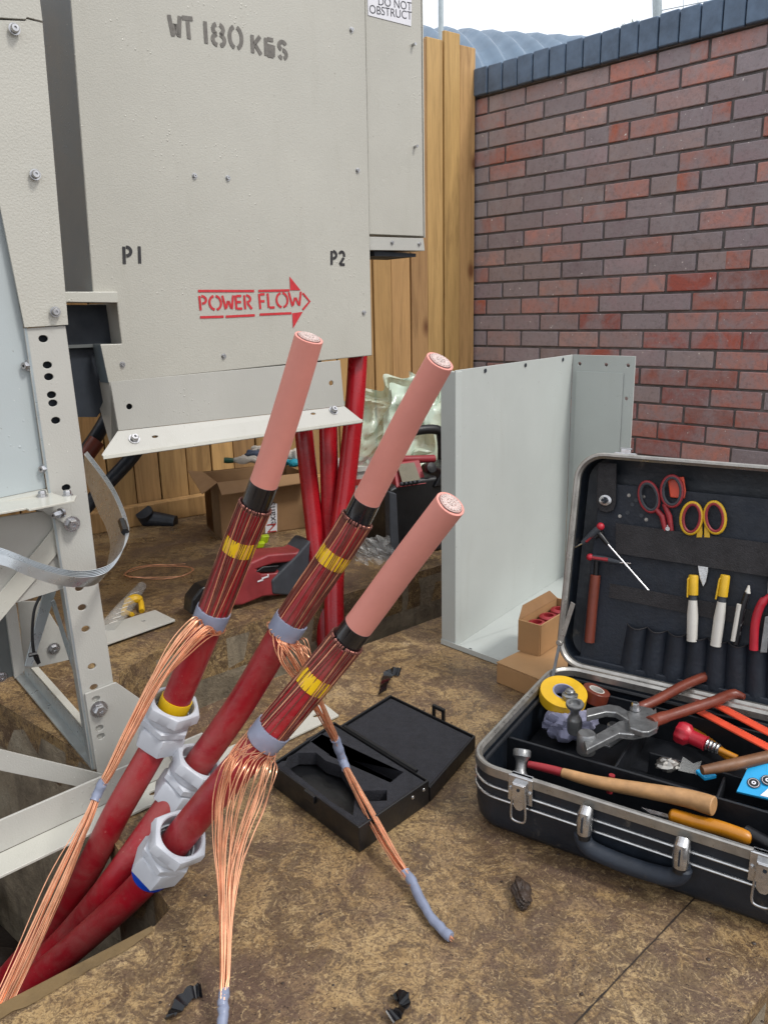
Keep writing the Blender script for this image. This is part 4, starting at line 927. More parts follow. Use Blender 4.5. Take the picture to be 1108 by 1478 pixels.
wavy_strip('elastic_band', ((880, 842), (1190, 900)), ((878, 862), (1190, 926)), BD-.003, .0012, 'elastic')
# pocket row
b = MB(); npk = 9; grid = []; tA = (905, 900); tB = (1165, 946); bA = (893, 968); bB = (1165, 1020)
for j in range(9):
    row = []
    for i in range(npk*8+1):
        t = i/(npk*8); ph = (i % 8)/8; bul = (sin(pi*ph)**.7)*(.013*(1-.45*j/8)); sg = .004*sin(pi*ph)*(1 if j == 0 else 0)
        x = tA[0]+(tB[0]-tA[0])*t; xb = bA[0]+(bB[0]-bA[0])*t; y = tA[1]+(tB[1]-tA[1])*t; yb = bA[1]+(bB[1]-bA[1])*t; q = j/8
        row.append(LP(x+(xb-x)*q, y+(yb-y)*q+(4 if j == 0 else 0)*sin(pi*ph), BD-.002)-lb2*bul)
    grid.append(row)
nc = len(grid[0]); b.add([p for r in grid for p in r], [(j*nc+i, j*nc+i+1, (j+1)*nc+i+1, (j+1)*nc+i) for j in range(8) for i in range(nc-1)])
b.build('pocket_row', 'navy', tc, rec=False)
b = MB(); b.tube([grid[0][i]-lb2*.0006 for i in range(nc)], .0011, 6); b.build('pocket_piping', 'elastic', tc)
# lid stay, catch
b = MB(); b.prism([p for p in (LP(824, 868, -.01), LP(830, 872, -.01), LP(811, 932, -.01), LP(804, 932, -.01))], -lb2*.002); st_ = b.build('lid_stay', 'alu', tc, bevel=.0006)
pA = LP(807, 928, -.012); pB = CK(.012, CD-.055, CHt-.002); s_ = V(.6, .2, 0)*.005
b = MB(); b.prism([pA-s_, pA+s_, pB+s_, pB-s_], lb2*.002); b.build('lid_stay', 'greypl', tc, bevel=.0006)
bolt(pA, -lb2, .0045, tc, 'rivet', 'alu', False, .003)
c = LP(903, 655, .004)
b = MB(); b.box(c, lu*.018, lb2*.006, lw*.0016); b.box(c+lw*.004, lu*.008, lb2*.005, lw*.0035); b.box(c+lw*.0085, lu*.0095, lb2*.004, lw*.001); b.build('lid_catch', 'chrome', tc, bevel=.001)
# ---------------- tools in the lid
def outline_loop(cx, cy, rx, ry, d, ang=0, n=28, egg=0):
    return [LP(cx+rx*cos(a)*cos(ang)-ry*(1+egg*cos(a))*sin(a)*sin(ang), cy+rx*cos(a)*sin(ang)+ry*(1+egg*cos(a))*sin(a)*cos(ang), d) for a in [2*pi*k/n for k in range(n)]]
def loop_tube(b, pts, r, seg=10): b.tube(pts+[pts[0]], r, seg, False)
t = thing('shears', LP(963, 745, .02), 'maroon and grey handled electrician shears hanging in the lid', 'scissors', 'scissors in the lid')
b = MB(); loop_tube(b, outline_loop(936, 717, 13.5, 22, .016, -.25), .0030); loop_tube(b, outline_loop(969, 709, 15, 22, .012, .0), .0030); b.build('finger_loop', 'redpl', t)
b = MB(); loop_tube(b, outline_loop(936, 717, 11.5, 19.5, .014, -.25), .0022, 8); loop_tube(b, outline_loop(969, 709, 12.5, 19.5, .010, .0), .0022, 8); b.build('grip_lining', 'greypl', t)
b = MB(); b.tube([LP(946, 735, .016), LP(955, 745, .016), LP(960, 768, .018)], [.004, .0048, .0038], 10); b.tube([LP(958, 727, .014), LP(965, 745, .016), LP(969, 768, .018)], [.004, .0048, .0038], 10); b.build('shank', 'redpl', t)
b = MB(); b.prism([LP(x, y, .019) for x, y in ((955, 757), (970, 757), (973, 775), (972, 790), (960, 790), (955, 772))], lb2*.002); b.build('blade', 'cast', t, bevel=.0005); bolt(LP(963.5, 763, .0175), -lb2, .0042, t, 'pivot_screw', 'chrome', False, .003)
t = thing('scissors', LP(1014, 780, .02), 'yellow and red handled scissors tucked behind the lid strap', 'scissors', 'scissors in the lid')
b = MB(); loop_tube(b, outline_loop(997, 748, 14.5, 22.5, .013, .12), .0030); loop_tube(b, outline_loop(1031, 747, 14.5, 22.5, .013, -.12), .0030); b.build('finger_loop', 'yellowpl', t)
b = MB(); loop_tube(b, outline_loop(997.5, 748, 12.2, 20, .0115, .12), .0024, 8); loop_tube(b, outline_loop(1030.5, 747, 12.2, 20, .0115, -.12), .0024, 8); b.build('grip_lining', 'redpl', t)
b = MB(); b.prism([LP(x, y, .014) for x, y in ((1006, 760), (1012, 752), (1013, 776), (1004, 776))], lb2*.003); b.prism([LP(x, y, .014) for x, y in ((1016, 752), (1022, 760), (1024, 776), (1015, 776))], lb2*.003); b.build('shank', 'yellowpl', t, bevel=.0008)
b = MB(); b.prism([LP(x, y, .0185) for x, y in ((1006, 776), (1022, 776), (1021, 825), (1018, 840), (1014, 847), (1009, 835), (1006, 815))], lb2*.0018); b.build('blade', 'chrome', t, bevel=.0005)
b = MB(); b.prism([LP(x, y, .020) for x, y in ((962, 690), (986, 688), (989, 708), (987, 720), (966, 718))], lb2*.005); tag(b.build('orange_pouch', 'orange', bevel=.002), 'small orange plastic case behind the maroon shears', 'case')
def stick(name, pts, r, mt, lab, cat, seg=16, group=None, extra=None):
    t = thing(name, pts[0], lab, cat, group); b = MB(); b.tube(spl(pts, 4), r if not isinstance(r, list) else [r[min(len(r)-1, int(i/4))]+(r[min(len(r)-1, int(i/4)+1)]-r[min(len(r)-1, int(i/4))])*((i % 4)/4) for i in range((len(pts)-1)*4+1)], seg)
    b.build('handle', mt, t, bevel=.0006); return t
# T-handle keys
t = stick('hex_driver', [LP(868, 759, .008), LP(860, 766, .008), LP(840, 784, .010)], [.0052, .0062, .0042], 'greypl', 'red and grey T handle driver with long silver shaft across the lid', 'driver')
b = MB(); b.sphere(LP(866, 760, .007), .0068, (1, 1, 1)); b.build('end_cap', 'redbright', t); b = MB(); b.tube([LP(840, 784, .010), LP(829, 790, .012)], .0015, 8); b.build('short_tip', 'chrome', t)
b = MB(); b.tube([LP(865, 763, .006), LP(845, 781, .008)], .0034, 8); b.build('grip_inlay', 'redpl', t)
b = MB(); b.tube([LP(864, 770, .010), LP(877, 786, .008)], [.005, .0035], 10); b.tube([LP(858, 776, .010), LP(870, 768, .010)], .0035, 8); b.build('collar', 'blackpl', t); b = MB(); b.tube([LP(877, 786, .008), LP(935, 852, .008)], .00135, 8); b.build('long_shaft', 'bolt', t)
t = stick('hex_driver', [LP(850, 804, .014), LP(870, 807, .014), LP(894, 812, .014)], [.0052, .0052, .0032], 'greypl', 'shorter red and grey T handle driver standing in a brown sleeve', 'driver')
b = MB(); b.sphere(LP(851, 804, .013), .0062); b.build('end_cap', 'redbright', t); b = MB(); b.tube([LP(853, 804.5, .0115), LP(877, 808, .0115)], .0034, 8); b.build('grip_inlay', 'redpl', t)
b = MB(); b.tube([LP(894, 812, .014), LP(910, 813, .014)], .0012, 8); b.build('short_tip', 'chrome', t); b = MB(); b.tube([LP(861, 806, .016), LP(859, 832, .018)], .0042, 10); b.build('stem', 'blackpl', t)
t = stick('brown_sleeve', [LP(859, 830, .018), LP(854, 880, .018), LP(850, 927, .018)], .0086, 'brownpl', 'brown tubular tool sleeve upright at left of the lid', 'sleeve')
# cutters / knives with yellow caps
for i, (x0, y0, x1, y1, lab) in enumerate(((1000, 830, 998, 925, 'left white knife with yellow cap in the lid pocket'), (1046, 830, 1032, 932, 'right white knife with yellow cap in the lid pocket, tilted'))):
    t = thing('cable_knife', LP(x1, y1, .01), lab, 'knife', 'yellow capped white knives in the lid pockets')
    m = lambda q: (x0+(x1-x0)*q, y0+(y1-y0)*q)
    b = MB(); b.tube([LP(*m(0), .012), LP(*m(.02), .012), LP(*m(.30), .012)], [.0065, .0075, .0078], 14); b.build('cap', 'yellowpl', t)
    b = MB(); a_ = m(.04); c_ = m(.42); b.tube([LP(a_[0]-8, a_[1]+2, .006), LP(c_[0]-8, c_[1]-8, .006)], .0013, 6); b.tube([LP(a_[0]-8, a_[1]+2, .006), LP(a_[0]-2, a_[1]-3, .010)], .0013, 6); b.build('cap_clip', 'yellowpl', t)
    b = MB(); b.tube([LP(*m(.30), .012), LP(*m(.38), .012)], .0062, 12); b.build('ferrule', 'clearish' if False else 'greypl', t)
    b = MB(); b.tube([LP(*m(.38), .012), LP(*m(.6), .012), LP(*m(1.0), .014)], [.0066, .0085, .0082], 14); b.build('body', 'whitepl', t)
t = thing('paint_pen', LP(1062, 930, .01), 'black pen splashed with white paint in the lid pocket', 'pen', 'pens in the lid pockets')
M['splash'] = mat('black with white paint', '#15161a', .4, 0, .2, 30, 0, 100, '#d8d8d6', .8, 38)
b = MB(); b.tube([LP(1078, 855, .010), LP(1070, 880, .010), LP(1061, 930, .014)], [.0042, .0052, .0050], 12); b.build('barrel', 'splash', t); b = MB(); b.tube([LP(1080, 845, .010), LP(1078, 856, .010)], [.0014, .0044], 10); b.build('nib', 'whitepl', t)
b = MB(); b.tube([LP(1066, 872, .006), LP(1057, 925, .010)], .0035, 10); tag(b.build('paint_stick', 'whitepl'), 'short white stick beside the paint splashed pen', 'pen', 'pens in the lid pockets')
t = thing('red_pliers', LP(1095, 930, .01), 'pliers with red handles in the right lid pocket at the photo edge', 'pliers')
b = MB(); b.tube(spl([LP(1112, 858, .008), LP(1098, 872, .008), LP(1089, 900, .008), LP(1087, 938, .010)], 4), [.004]*3+[.0065]*10, 12); b.build('handle', 'redbright', t)
b = MB(); b.tube(spl([LP(1118, 862, .008), LP(1124, 895, .008), LP(1122, 940, .010)], 4), .006, 12); b.build('handle', 'redbright', t)
b = MB(); b.prism([LP(x, y, .008) for x, y in ((1106, 866), (1122, 866), (1121, 842), (1116, 815), (1112, 815), (1107, 842))], lb2*.005); b.build('jaw', 'cast', t, bevel=.001)
b = MB(); b.prism([LP(x, y, .010) for x, y in ((1103, 890), (1112, 888), (1106, 942), (1096, 942))], lb2*.003); tag(b.build('steel_rule', 'cast', bevel=.0006), 'flat steel tool beside the red pliers in the lid', 'tool')
# ---------------- tools in the base
def CG(px, py, z): return G(px, py, z)
def roll(name, px, py, z, R1, R2, hgt, mt, lab, core='whitepl', tilt=V(0, 0, 0), cat='tape'):
    c = G(px, py, z); ax = (ZZ+tilt).normalized(); t = thing(name, c, lab, cat)
    b = MB(); b.lathe(c, ax, [(R2, -hgt/2), (R1-.0006, -hgt/2), (R1, -hgt/2+.0006), (R1, hgt/2-.0006), (R1-.0006, hgt/2), (R2, hgt/2)], 48, closed=True); b.build('tape', mt, t)
    b = MB(); b.lathe(c, ax, [(R2-.0022, -hgt/2), (R2-.0002, -hgt/2), (R2-.0002, hgt/2+.0003), (R2-.0022, hgt/2+.0003)], 40, closed=True); b.build('core', core, t); return t
roll('tape_roll', 812, 1004, CHt-.004, .0375, .018, .019, 'yellowpl', 'big roll of yellow tape lying on top in the tool case', 'lilac', V(.05, -.28, 0))
roll('tape_roll', 858, 1003, CHt-.018, .0225, .013, .020, 'brownpl', 'dark red tape roll half hidden beside the yellow roll', 'whitepl', V(.3, .0, 0))
t = thing('cloth_rag', G(822, 1052, .06), 'crumpled lilac grey rag under the yellow tape roll', 'rag'); rg_ = random.Random(4)
b = MB(); b.sphere(G(822, 1045, .06), .032, (1.25, .9, .75), 28, 18, lambda d: 1+.14*sin(7*d.x+3*d.y)+.12*sin(11*d.y+5*d.z)+.05*sin(23*d.x*d.z)); b.build('cloth', 'lilac', t)
# cable crimping pliers
zc1 = .108
t = thing('compression_pliers', G(900, 1035, zc1), 'alloy headed pliers with long brown grips lying across the tool case', 'pliers')
def jaw(top, bot, z, nm='jaw'):
    b = MB(); b.prism([G(x, y, z) for x, y in top+bot[::-1]], -ZZ*.010); return b.build(nm, 'cast', t, bevel=.002)
jaw([(846, 1022), (878, 1016), (892, 1018), (914, 1030), (936, 1034), (944, 1030)], [(846, 1034), (874, 1027), (888, 1028), (908, 1040), (934, 1046), (942, 1044)], zc1+.004)
jaw([(842, 1068), (862, 1058), (893, 1040), (912, 1038), (934, 1034), (946, 1020)], [(846, 1082), (866, 1072), (893, 1058), (914, 1060), (935, 1056), (950, 1045)], zc1-.002)
jaw([(905, 1026), (924, 1018), (941, 1022), (950, 1035)], [(908, 1050), (926, 1056), (936, 1056), (948, 1050)], zc1+.006, 'pivot_plate')
c = G(829, 1020, zc1); b = MB(); axd = V(-.05, -.1, 1).normalized()
b.lathe(c-axd*.034, axd, [(.0105, -.012), (.0115, -.011), (.0115, .010), (.010, .014), (.0068, .020), (.0068, .026), (.0095, .031), (.0135, .036), (.0140, .039), (.0130, .041), (.0085, .041), (.0080, .036), (.0001, .036)], 36); b.build('die_head', 'cast', t)
c = G(846, 1064, zc1-.004); b = MB(); b.lathe(c-ZZ*.012, ZZ, [(.0125, -.012), (.0135, -.010), (.0135, .016), (.0115, .019), (.0001, .019)], 30); b.build('ram_body', 'cast', t)
c = G(822, 1003, zc1-.006); b = MB(); b.lathe(c, ZZ, [(.013, -.006), (.013, .001), (.0085, .003), (.0085, .006), (.006, .007), (.0001, .007)], 8); b.lathe(c+ZZ*.006, ZZ, [(.0062, 0), (.0066, .001), (.0055, .002), (.0062, .003), (.0052, .004), (.0001, .005)], 20); b.build('adjuster', 'cast', t)
bolt(G(916, 1024, zc1+.007), ZZ, .0058, t, 'pivot_bolt', 'bolt', True, .009)
b = MB(); hp1 = spl([G(922, 1022, zc1), G(948, 1010, zc1+.004), G(985, 990, zc1+.010), G(1020, 975, zc1+.014), G(1040, 966, zc1+.016)], 5)
b.tube(hp1, [.0055]+[.0078]*(len(hp1)-4)+[.0068, .0058, .0045], 16); b.build('grip', 'brownpl', t)
b = MB(); hp2 = spl([G(938, 1044, zc1), G(950, 1038, zc1+.001), G(990, 1025, zc1+.003), G(1030, 1012, zc1+.005), G(1056, 1002, zc1+.006), G(1074, 1006, zc1+.006)], 5)
b.tube(hp2, [.0105]*3+[.0092]*4+[.0080]*(len(hp2)-11)+[.0065, .0055, .0048, .0042], 16); b.build('grip', 'brownpl', t)
t = thing('spare_die', G(880, 1060, .07), 'loose silver crimping die under the alloy pliers', 'die')
b = MB(); b.lathe(G(884, 1058, .07), ZZ, [(.010, -.01), (.011, -.006), (.009, .0), (.009, .014), (.007, .016), (.0001, .016)], 24); b.build('die', 'cast', t); b = MB(); b.prism([G(x, y, .066) for x, y in ((862, 1072), (880, 1078), (908, 1060), (905, 1052), (880, 1068), (864, 1065))], -ZZ*.004); b.build('plate', 'cast', t, bevel=.001)
# hammer
zh = .060
t = thing('hammer', G(900, 1130, zh), 'ball pein hammer with bare wooden handle in the front tray', 'hammer')
h0 = CK(.030, .065, .060); 
hh0 = G(752, 1096, .075); 
b = MB(); dh = V(.15, .5, .75).normalized(); b.lathe(hh0-dh*.024, dh, [(.009, -.012), (.0105, -.010), (.0105, .004), (.0075, .010), (.0075, .020), (.0105, .026), (.0128, .028), (.0128, .036), (.0115, .038), (.0001, .038)], 30); b.build('head', 'cast', t)
hpth = spl([G(762, 1103, .070), G(800, 1112, .071), G(858, 1128, .073), G(930, 1141, .077), (G(990, 1152, .080)), G(1030, 1164, .083)], 5)
b = MB(); b.tube(hpth[:7], [.005, .0052, .0055, .0058, .006, .0062, .0062], 14); b.build('neck', 'redpl', t)
nn = len(hpth)-6; b = MB(); b.tube(hpth[6:], [.0065+.0060*min(1, (i/nn)**.8*1.15) for i in range(nn)], 20); b.build('handle', 'ash', t, bevel=.002)
# folding rule
t = thing('folding_rule', G(1050, 1045, .08), 'orange folding rule, two leaves open, behind the red driver', 'rule')
def leaf(p0, p1, w_, z):
    a, c_ = G(*p0, z), G(*p1, z+.006); d = (c_-a).normalized(); s = d.cross(ZZ).normalized()*w_/2; b = MB(); b.prism([a-s, a+s, c_+s, c_-s], ZZ*.003); q = b.build('leaf', 'orange', t, bevel=.0008)
    b = MB(); L_ = (c_-a).length
    for i in range(int(L_/.004)): 
        p = a+d*(.01+i*.004)+ZZ*.0032; b.add([p-s*.9, p-s*(.55 if i % 5 else .25), p-s*(.55 if i % 5 else .25)+d*.0006, p-s*.9+d*.0006], [(0, 1, 2, 3)])
    b.build('graduation', 'black_ink', q, rec=False)
leaf((1008, 1005), (1130, 1070), .016, .094); leaf((998, 1022), (1130, 1092), .016, .088)
bolt(G(1009, 1008, .098), ZZ, .006, t, 'joint', 'redpl', False, .003)
# nut driver with red handle
t = thing('nut_driver', G(1000, 1070, .075), 'red handled driver with silver spring collar in the case', 'driver')
a, c_ = G(980, 1056, .083), G(1028, 1078, .078); dd3 = (c_-a).normalized()
b = MB(); b.lathe(a, dd3, [(.0001, -.003), (.0145, -.003), (.0165, .002), (.016, .012), (.0105, .018), (.0105, .038), (.0115, .040), (.0001, .040)], 36, rf=lambda t_, r: 1+.06*cos(8*t_) if r > .011 else 1); b.build('handle', 'redbright', t)
b = MB()
for i in range(4): b.lathe(a+dd3*(.041+i*.005), dd3, [(.0001, 0), (.0078, 0), (.0086, .0012), (.0078, .0028), (.006, .0040), (.0001, .0040)], 24)
b.build('collar', 'chrome', t)
b = MB(); b.tube([a+dd3*.06, a+dd3*.085], .0045, 12); b.build('shaft', 'amber', t)
t = stick('screwdriver', [G(965, 1040, .058), G(1010, 1062, .058), G(1060, 1100, .056)], [.0058, .0065, .0065], 'amber', 'amber handled screwdriver lying under the red driver', 'screwdriver')
b = MB(); b.tube([G(1060, 1100, .056), G(1100, 1125, .056)], .0028, 10); b.build('shaft', 'chrome', t)
t = stick('wooden_stick', [G(1012, 1112, .084), G(1055, 1104, .087), G(1120, 1090, .091)], [.0062, .0082, .009], 'stick', 'dark dirty wooden tool handle lying above the blue packet', 'handle')
# blue packet with bearing pictures
t = thing('blue_packet', G(1090, 1115, .075), 'bright blue packet printed with black and white rings', 'packet')
q = [G(1062, 1142, .066), G(1082, 1100, .086), G(1150, 1105, .086), G(1160, 1165, .066)]
nq = (q[1]-q[0]).cross(q[3]-q[0]).normalized(); nq = nq if nq.z > 0 else -nq
b = MB(); b.prism(q, -nq*.004); b.build('card', 'bluecard', t, bevel=.0006)
for (x, y) in ((1087, 1130), (1107, 1126)):
    c = W(x, y, (q[0], nq), .0004)
    for i, (r, mt) in enumerate(((.0082, 'print'), (.0068, 'paper'), (.0062, 'blackpl'), (.0028, 'paper'), (.0012, 'print'))):
        b = MB(); b.lathe(c+nq*.0002*i, nq, [(r, 0), (r, .0001), (.0001, .0001)], 28); b.build('printed_ring', mt, t)
b = MB(); b.prism([W(x, y, (q[0], nq), .0006) for x, y in ((1096, 1148), (1108, 1138), (1112, 1152))], nq*.0002); b.build('printed_star', 'paper', t)
b = MB(); b.prism([G(x, y, .062) for x, y in ((1002, 1116), (1020, 1112), (1034, 1124), (1016, 1128))], ZZ*.006); tag(b.build('blue_clip', 'bluecard', bevel=.002), 'small bright blue plastic piece under the wooden handle', 'clip')
rg_ = random.Random(8)
b = MB(); b.sphere(G(962, 1104, .062), .014, (1.2, .9, .6), 14, 9, lambda d: .75+.5*rg_.random()); tag(b.build('foil_scrap', 'alu', sharp=20), 'crumpled silver foil scrap in the small tray compartment', 'foil')
b = MB(); b.add([G(x, y, z) for x, y, z in ((978, 1112, .06), (985, 1092, .075), (1000, 1102, .07), (1012, 1098, .078), (1006, 1118, .06))], [(0, 1, 2), (0, 2, 4), (2, 3, 4)]); tag(b.build('plastic_bag', 'clear_film', rec=False), 'small clear plastic bag beside the foil scrap', 'bag')
t = thing('utility_knife', G(1020, 1190, .06), 'yellow bodied knife under the hammer handle at the front rim', 'knife')
b = MB(); pk = spl([G(965, 1176, .055), G(1000, 1186, .057), G(1040, 1196, .058), G(1084, 1212, .056)], 5)
b.tube(pk, [.006]+[.0095]*(len(pk)-3)+[.009, .006], 14); b.build('handle', 'amber', t, bevel=.002)
b = MB(); b.tube([G(1075, 1200, .058), G(1112, 1222, .056)], [.0085, .010], 12); b.build('end_cap', 'blackpl', t)
b = MB(); b.prism([G(x, y, .078) for x, y in ((925, 1165), (963, 1175), (964, 1180), (938, 1174))], -ZZ*.002); b.build('blade', 'chrome', t)
b = MB(); b.tube([CK(.17, .10, .05), CK(.172, .10, .078)], .0042, 10); tag(b.build('red_peg', 'redpl'), 'tip of a small red peg behind the hammer handle', 'peg')
# ================================================================== FOAM CASE
fz1 = .040
L_, Fv, Rv, Bv = G(391, 1102, fz1), G(518, 1195, fz1), G(619, 1126, fz1), G(482, 1041, fz1)
du1 = (Fv-L_).normalized(); fc = thing('foam_case', (L_+Rv)/2-ZZ*fz1, 'open black plastic case with foam cut outs lying on the floor', 'case')
def down(P, z): return [V(p.x, p.y, z) for p in P]
def shrink(P, k): c = sum(P, Vector())/len(P); return [c+(p-c)*k for p in P]
Q = [L_, Fv, Rv, Bv]
b = MB(); b.loft([down(shrink(Q, .985), .0), down(Q, .004), down(Q, fz1), down(shrink(Q, .965), fz1), down(shrink(Q, .955), .012)]); b.build('base', 'blackpl', fc, bevel=.003)
fq = shrink(Q, .95); ft = fz1-.003
g1 = [(410, 1080), (420, 1092), (408, 1100), (425, 1112), (450, 1132), (480, 1155), (508, 1175), (512, 1152), (514, 1135), (490, 1105), (466, 1098), (455, 1085), (435, 1083)]
g1 = [(411, 1104), (417, 1092), (430, 1086), (456, 1086), (470, 1098), (492, 1105), (514, 1135), (509, 1176), (480, 1158)]
g2 = [(441, 1066), (460, 1057), (582, 1114), (563, 1129), (475, 1090)]
g3 = [(521, 1141), (558, 1140), (558, 1155), (519, 1157)]
b = MB(); b.holed([V(p.x, p.y, ft) for p in fq], [[G(*p, ft) for p in g] for g in (g1, g2, g3)], -ZZ*.022); b.build('foam_insert', 'foam', fc, bevel=.0012)
lz = .018
LT, LR, LRb = G(563, 1008, lz), G(686, 1068, lz), V(Rv.x, Rv.y, lz); LB = V(Bv.x, Bv.y, lz)
off_ = (LR-Rv); off_.z = 0; gp = (LT+LR-Bv-Rv)/2; gp.z = 0; gp = gp.normalized()*.003
QL = [LB+gp, LRb+gp, LR, LT]
b = MB(); b.loft([down(shrink(QL, .985), .0), down(QL, .003), down(QL, .026), down(shrink(QL, .965), .026), down(shrink(QL, .955), .012)]); b.build('lid', 'blackpl', fc, bevel=.0025)
b = MB(); b.prism(down(shrink(QL, .95), .014), ZZ*.009); b.build('lid_foam', 'foam', fc, bevel=.003)
m1, m2 = Bv.lerp(Rv, .12), Bv.lerp(Rv, .88); b = MB()
b.tube([m1+ZZ*.001+gp*.5, m2+ZZ*.001+gp*.5], .0028, 8); b.build('hinge', 'blackpl', fc)
ml = LR.lerp(LT, .42); dl = (LT-LR).normalized(); ol = gp.normalized(); b = MB()
for k in (-1, 1): b.box(V(ml.x, ml.y, .03)+dl*k*.011+ol*.004, dl*.003, ol*.003, ZZ*.012)
b.box(V(ml.x, ml.y, .041)+ol*.004, dl*.014, ol*.003, ZZ*.003); b.build('latch', 'blackpl', fc, bevel=.001)
mf = L_.lerp(Fv, .48); b = MB(); b.box(V(mf.x, mf.y, fz1-.006)-ol*.001, (Fv-L_).normalized()*.012, ol*.003, ZZ*.006); b.build('catch', 'blackpl', fc, bevel=.001)
for q_ in (.75, .92):
    p = Fv.lerp(Rv, q_); bolt(V(p.x, p.y, fz1-.010), V(du1.x, du1.y, 0), .0022, fc, 'rivet', 'chrome', False, .001)
# ================================================================== SCRAPS ON THE FLOOR
def scrap(name, pts, w_, lab, cat, mt='blackshine', seed=0):
    r_ = random.Random(seed); P = spl(pts, 6); A_ = []; B_ = []
    for i, p in enumerate(P):
        d = (P[min(i+1, len(P)-1)]-P[max(0, i-1)]).normalized(); s = d.cross(ZZ).normalized(); tw = sin(i*.22+seed)*.7; s = (s*cos(tw)+ZZ*sin(tw))*w_/2*r_.uniform(.8, 1.1)
        z = ZZ*(abs(s.z)+.002+r_.uniform(0, .003)); A_.append(p+s+z); B_.append(p-s+z)
    b = MB(); b.ribbon(A_, B_, .0009); return tag(b.build(name, mt, sharp=25), lab, cat, 'black tape scraps on the floor')
scrap('tape_scrap', [G(552, 1006), G(556, 990), G(562, 975), G(578, 976)], .020, 'crumpled black tape scrap on the floor behind the foam case', 'tape scrap', seed=1)
scrap('tape_scrap', [G(246, 1478), G(258, 1458), G(275, 1442), G(292, 1436)], .014, 'long twisted black tape scrap at the bottom, left of the hanging wires', 'tape scrap', seed=2)
scrap('tape_scrap', [G(562, 1478), G(574, 1466), G(586, 1458), G(578, 1444), G(566, 1447)], .013, 'hooked black tape scrap at the bottom centre', 'tape scrap', seed=5)
r_ = random.Random(5); b = MB(); b.sphere(G(752, 1288, .010), .017, (.65, 1.3, .62), 36, 24, lambda d: 1+.10*sin(5*d.x+2)+.14*sin(7*d.y)+.10*sin(13*d.z+9*d.x)+.025*r_.uniform(-1, 1)); tag(b.build('mud_lump', 'mud'), 'dark lump of mud on the floor in front of the tool case', 'mud')
cr_ = random.Random(9); b = MB()
for i in range(1500):
    px, py = cr_.uniform(230, 1100), cr_.uniform(900, 1478); p = G(px, py)
    if -.02 > p.x-.0 and p.y > 1.25: continue
    s_ = cr_.uniform(.0003, .0009)*(cr_.uniform(1.5, 3.2) if cr_.random() < .05 else 1); b.sphere(p+ZZ*s_*.3, s_, (1.2, 1, .6), 6, 4, lambda d: .8+.4*cr_.random())
tag(b.build('grit', 'mud'), None, None, kind='stuff')

# ================================================================== BACKGROUND OBJECTS ON THE FAR SLAB
c0 = G(320, 780); c1 = G(445, 762); xu = (c1-c0).normalized(); xv = V(-xu.y, xu.x, 0); cw = (c1-c0).length
ch = W(320, 697, (c0, V(xu.y, -xu.x, 0))).z
t = thing('cardboard_box', c0, 'large opened brown cardboard box of gloves under the grey cabinet', 'box')
b = MB(); cdp = .20; bxw = [c0, c0+xu*cw, c0+xu*cw+xv*cdp, c0+xv*cdp]
for i in range(4):
    a, c_ = bxw[i], bxw[(i+1) % 4]; d = (c_-a).normalized(); n_ = V(d.y, -d.x, 0); b.prism([a, c_, c_+ZZ*ch, a+ZZ*ch], -n_*.004)
b.prism([p+ZZ*.001 for p in bxw], ZZ*.004); b.build('carton', 'card_dk', t)
b = MB(); a, c_ = bxw[0]+ZZ*ch, bxw[1]+ZZ*ch
b.prism([a, c_, c_-V(xu.y, -xu.x, 0)*-.05-ZZ*.02, a+V(xu.y, -xu.x, 0)*.05-ZZ*.03], ZZ*.003)
a, c_ = bxw[3]+ZZ*ch, bxw[0]+ZZ*ch; b.prism([a, c_, c_-xu*.05-ZZ*.03, a-xu*.05+ZZ*.01], ZZ*.003)
a, c_ = bxw[2]+ZZ*ch, bxw[3]+ZZ*ch; b.prism([a, c_, c_+xv*.05-ZZ*.01, a+xv*.05-ZZ*.01], ZZ*.003); b.build('flap', 'card_dk', t)
lp_ = (c0, V(xu.y, -xu.x, 0)); q = [W(x, y, lp_, .0015) for x, y in ((383, 770), (400, 767), (400, 727), (383, 725))]
b = MB(); b.prism(q, -V(xu.y, -xu.x, 0)*.0008); lb3 = b.build('label', 'paper', t)
text_mesh('label_text', 'exans', W(393, 742, lp_, .003), ZZ, -xu, .036, 'print', lb3); text_mesh('label_text', 'N', W(393, 762, lp_, .003), ZZ, -xu, .045, 'redprint', lb3)
def glove(name, c, sz, mt, lab, seed, cuff=None):
    t = thing(name, c, lab, 'glove'); r = random.Random(seed); b = MB()
    b.sphere(c, sz, (1.3, .8, .45), 20, 12, lambda d: 1+.15*sin(5*d.x+seed)+.12*sin(9*d.y+seed)); 
    b.build('palm', mt, t)
    for k in range(5):
        a = radians(-50+25*k+seed*40); d = V(cos(a), sin(a)*.6, .15*sin(k*2)); b = MB()
        b.tube(spl([c+d*sz*.6, c+d*sz*1.5, c+d*sz*(2.1-.25*abs(k-2))-ZZ*sz*.35], 3), [sz*.30]*4+[sz*.26, sz*.22, sz*.12], 8); b.build('finger', mt, t)
    if cuff: b = MB(); b.lathe(c-V(1, .2, 0).normalized()*sz*1.1, V(-1, -.2, .1), [(sz*.5, 0), (sz*.62, .02), (sz*.55, .03)], 16, squash=.6); b.build('cuff', cuff, t)
    return t
bz = ch+.005
def WB(px, py, o_): return W(px, py, (c0+xv*o_, V(xu.y, -xu.x, 0)))
glove('work_glove', WB(350, 664, .03), .026, 'whitefab', 'dirty white glove with green cuff on the cardboard box', 1, 'green_in'); glove('work_glove', WB(370, 656, .06), .028, 'navyfab', 'dark blue grey glove behind the white glove on the box', 2)
glove('work_glove', WB(428, 668, .04), .026, 'teal', 'teal glove lying at the right side of the cardboard box', 3); glove('work_glove', G(534, 764, .02), .030, 'teal', 'teal glove on the far slab by the black radio', 4)
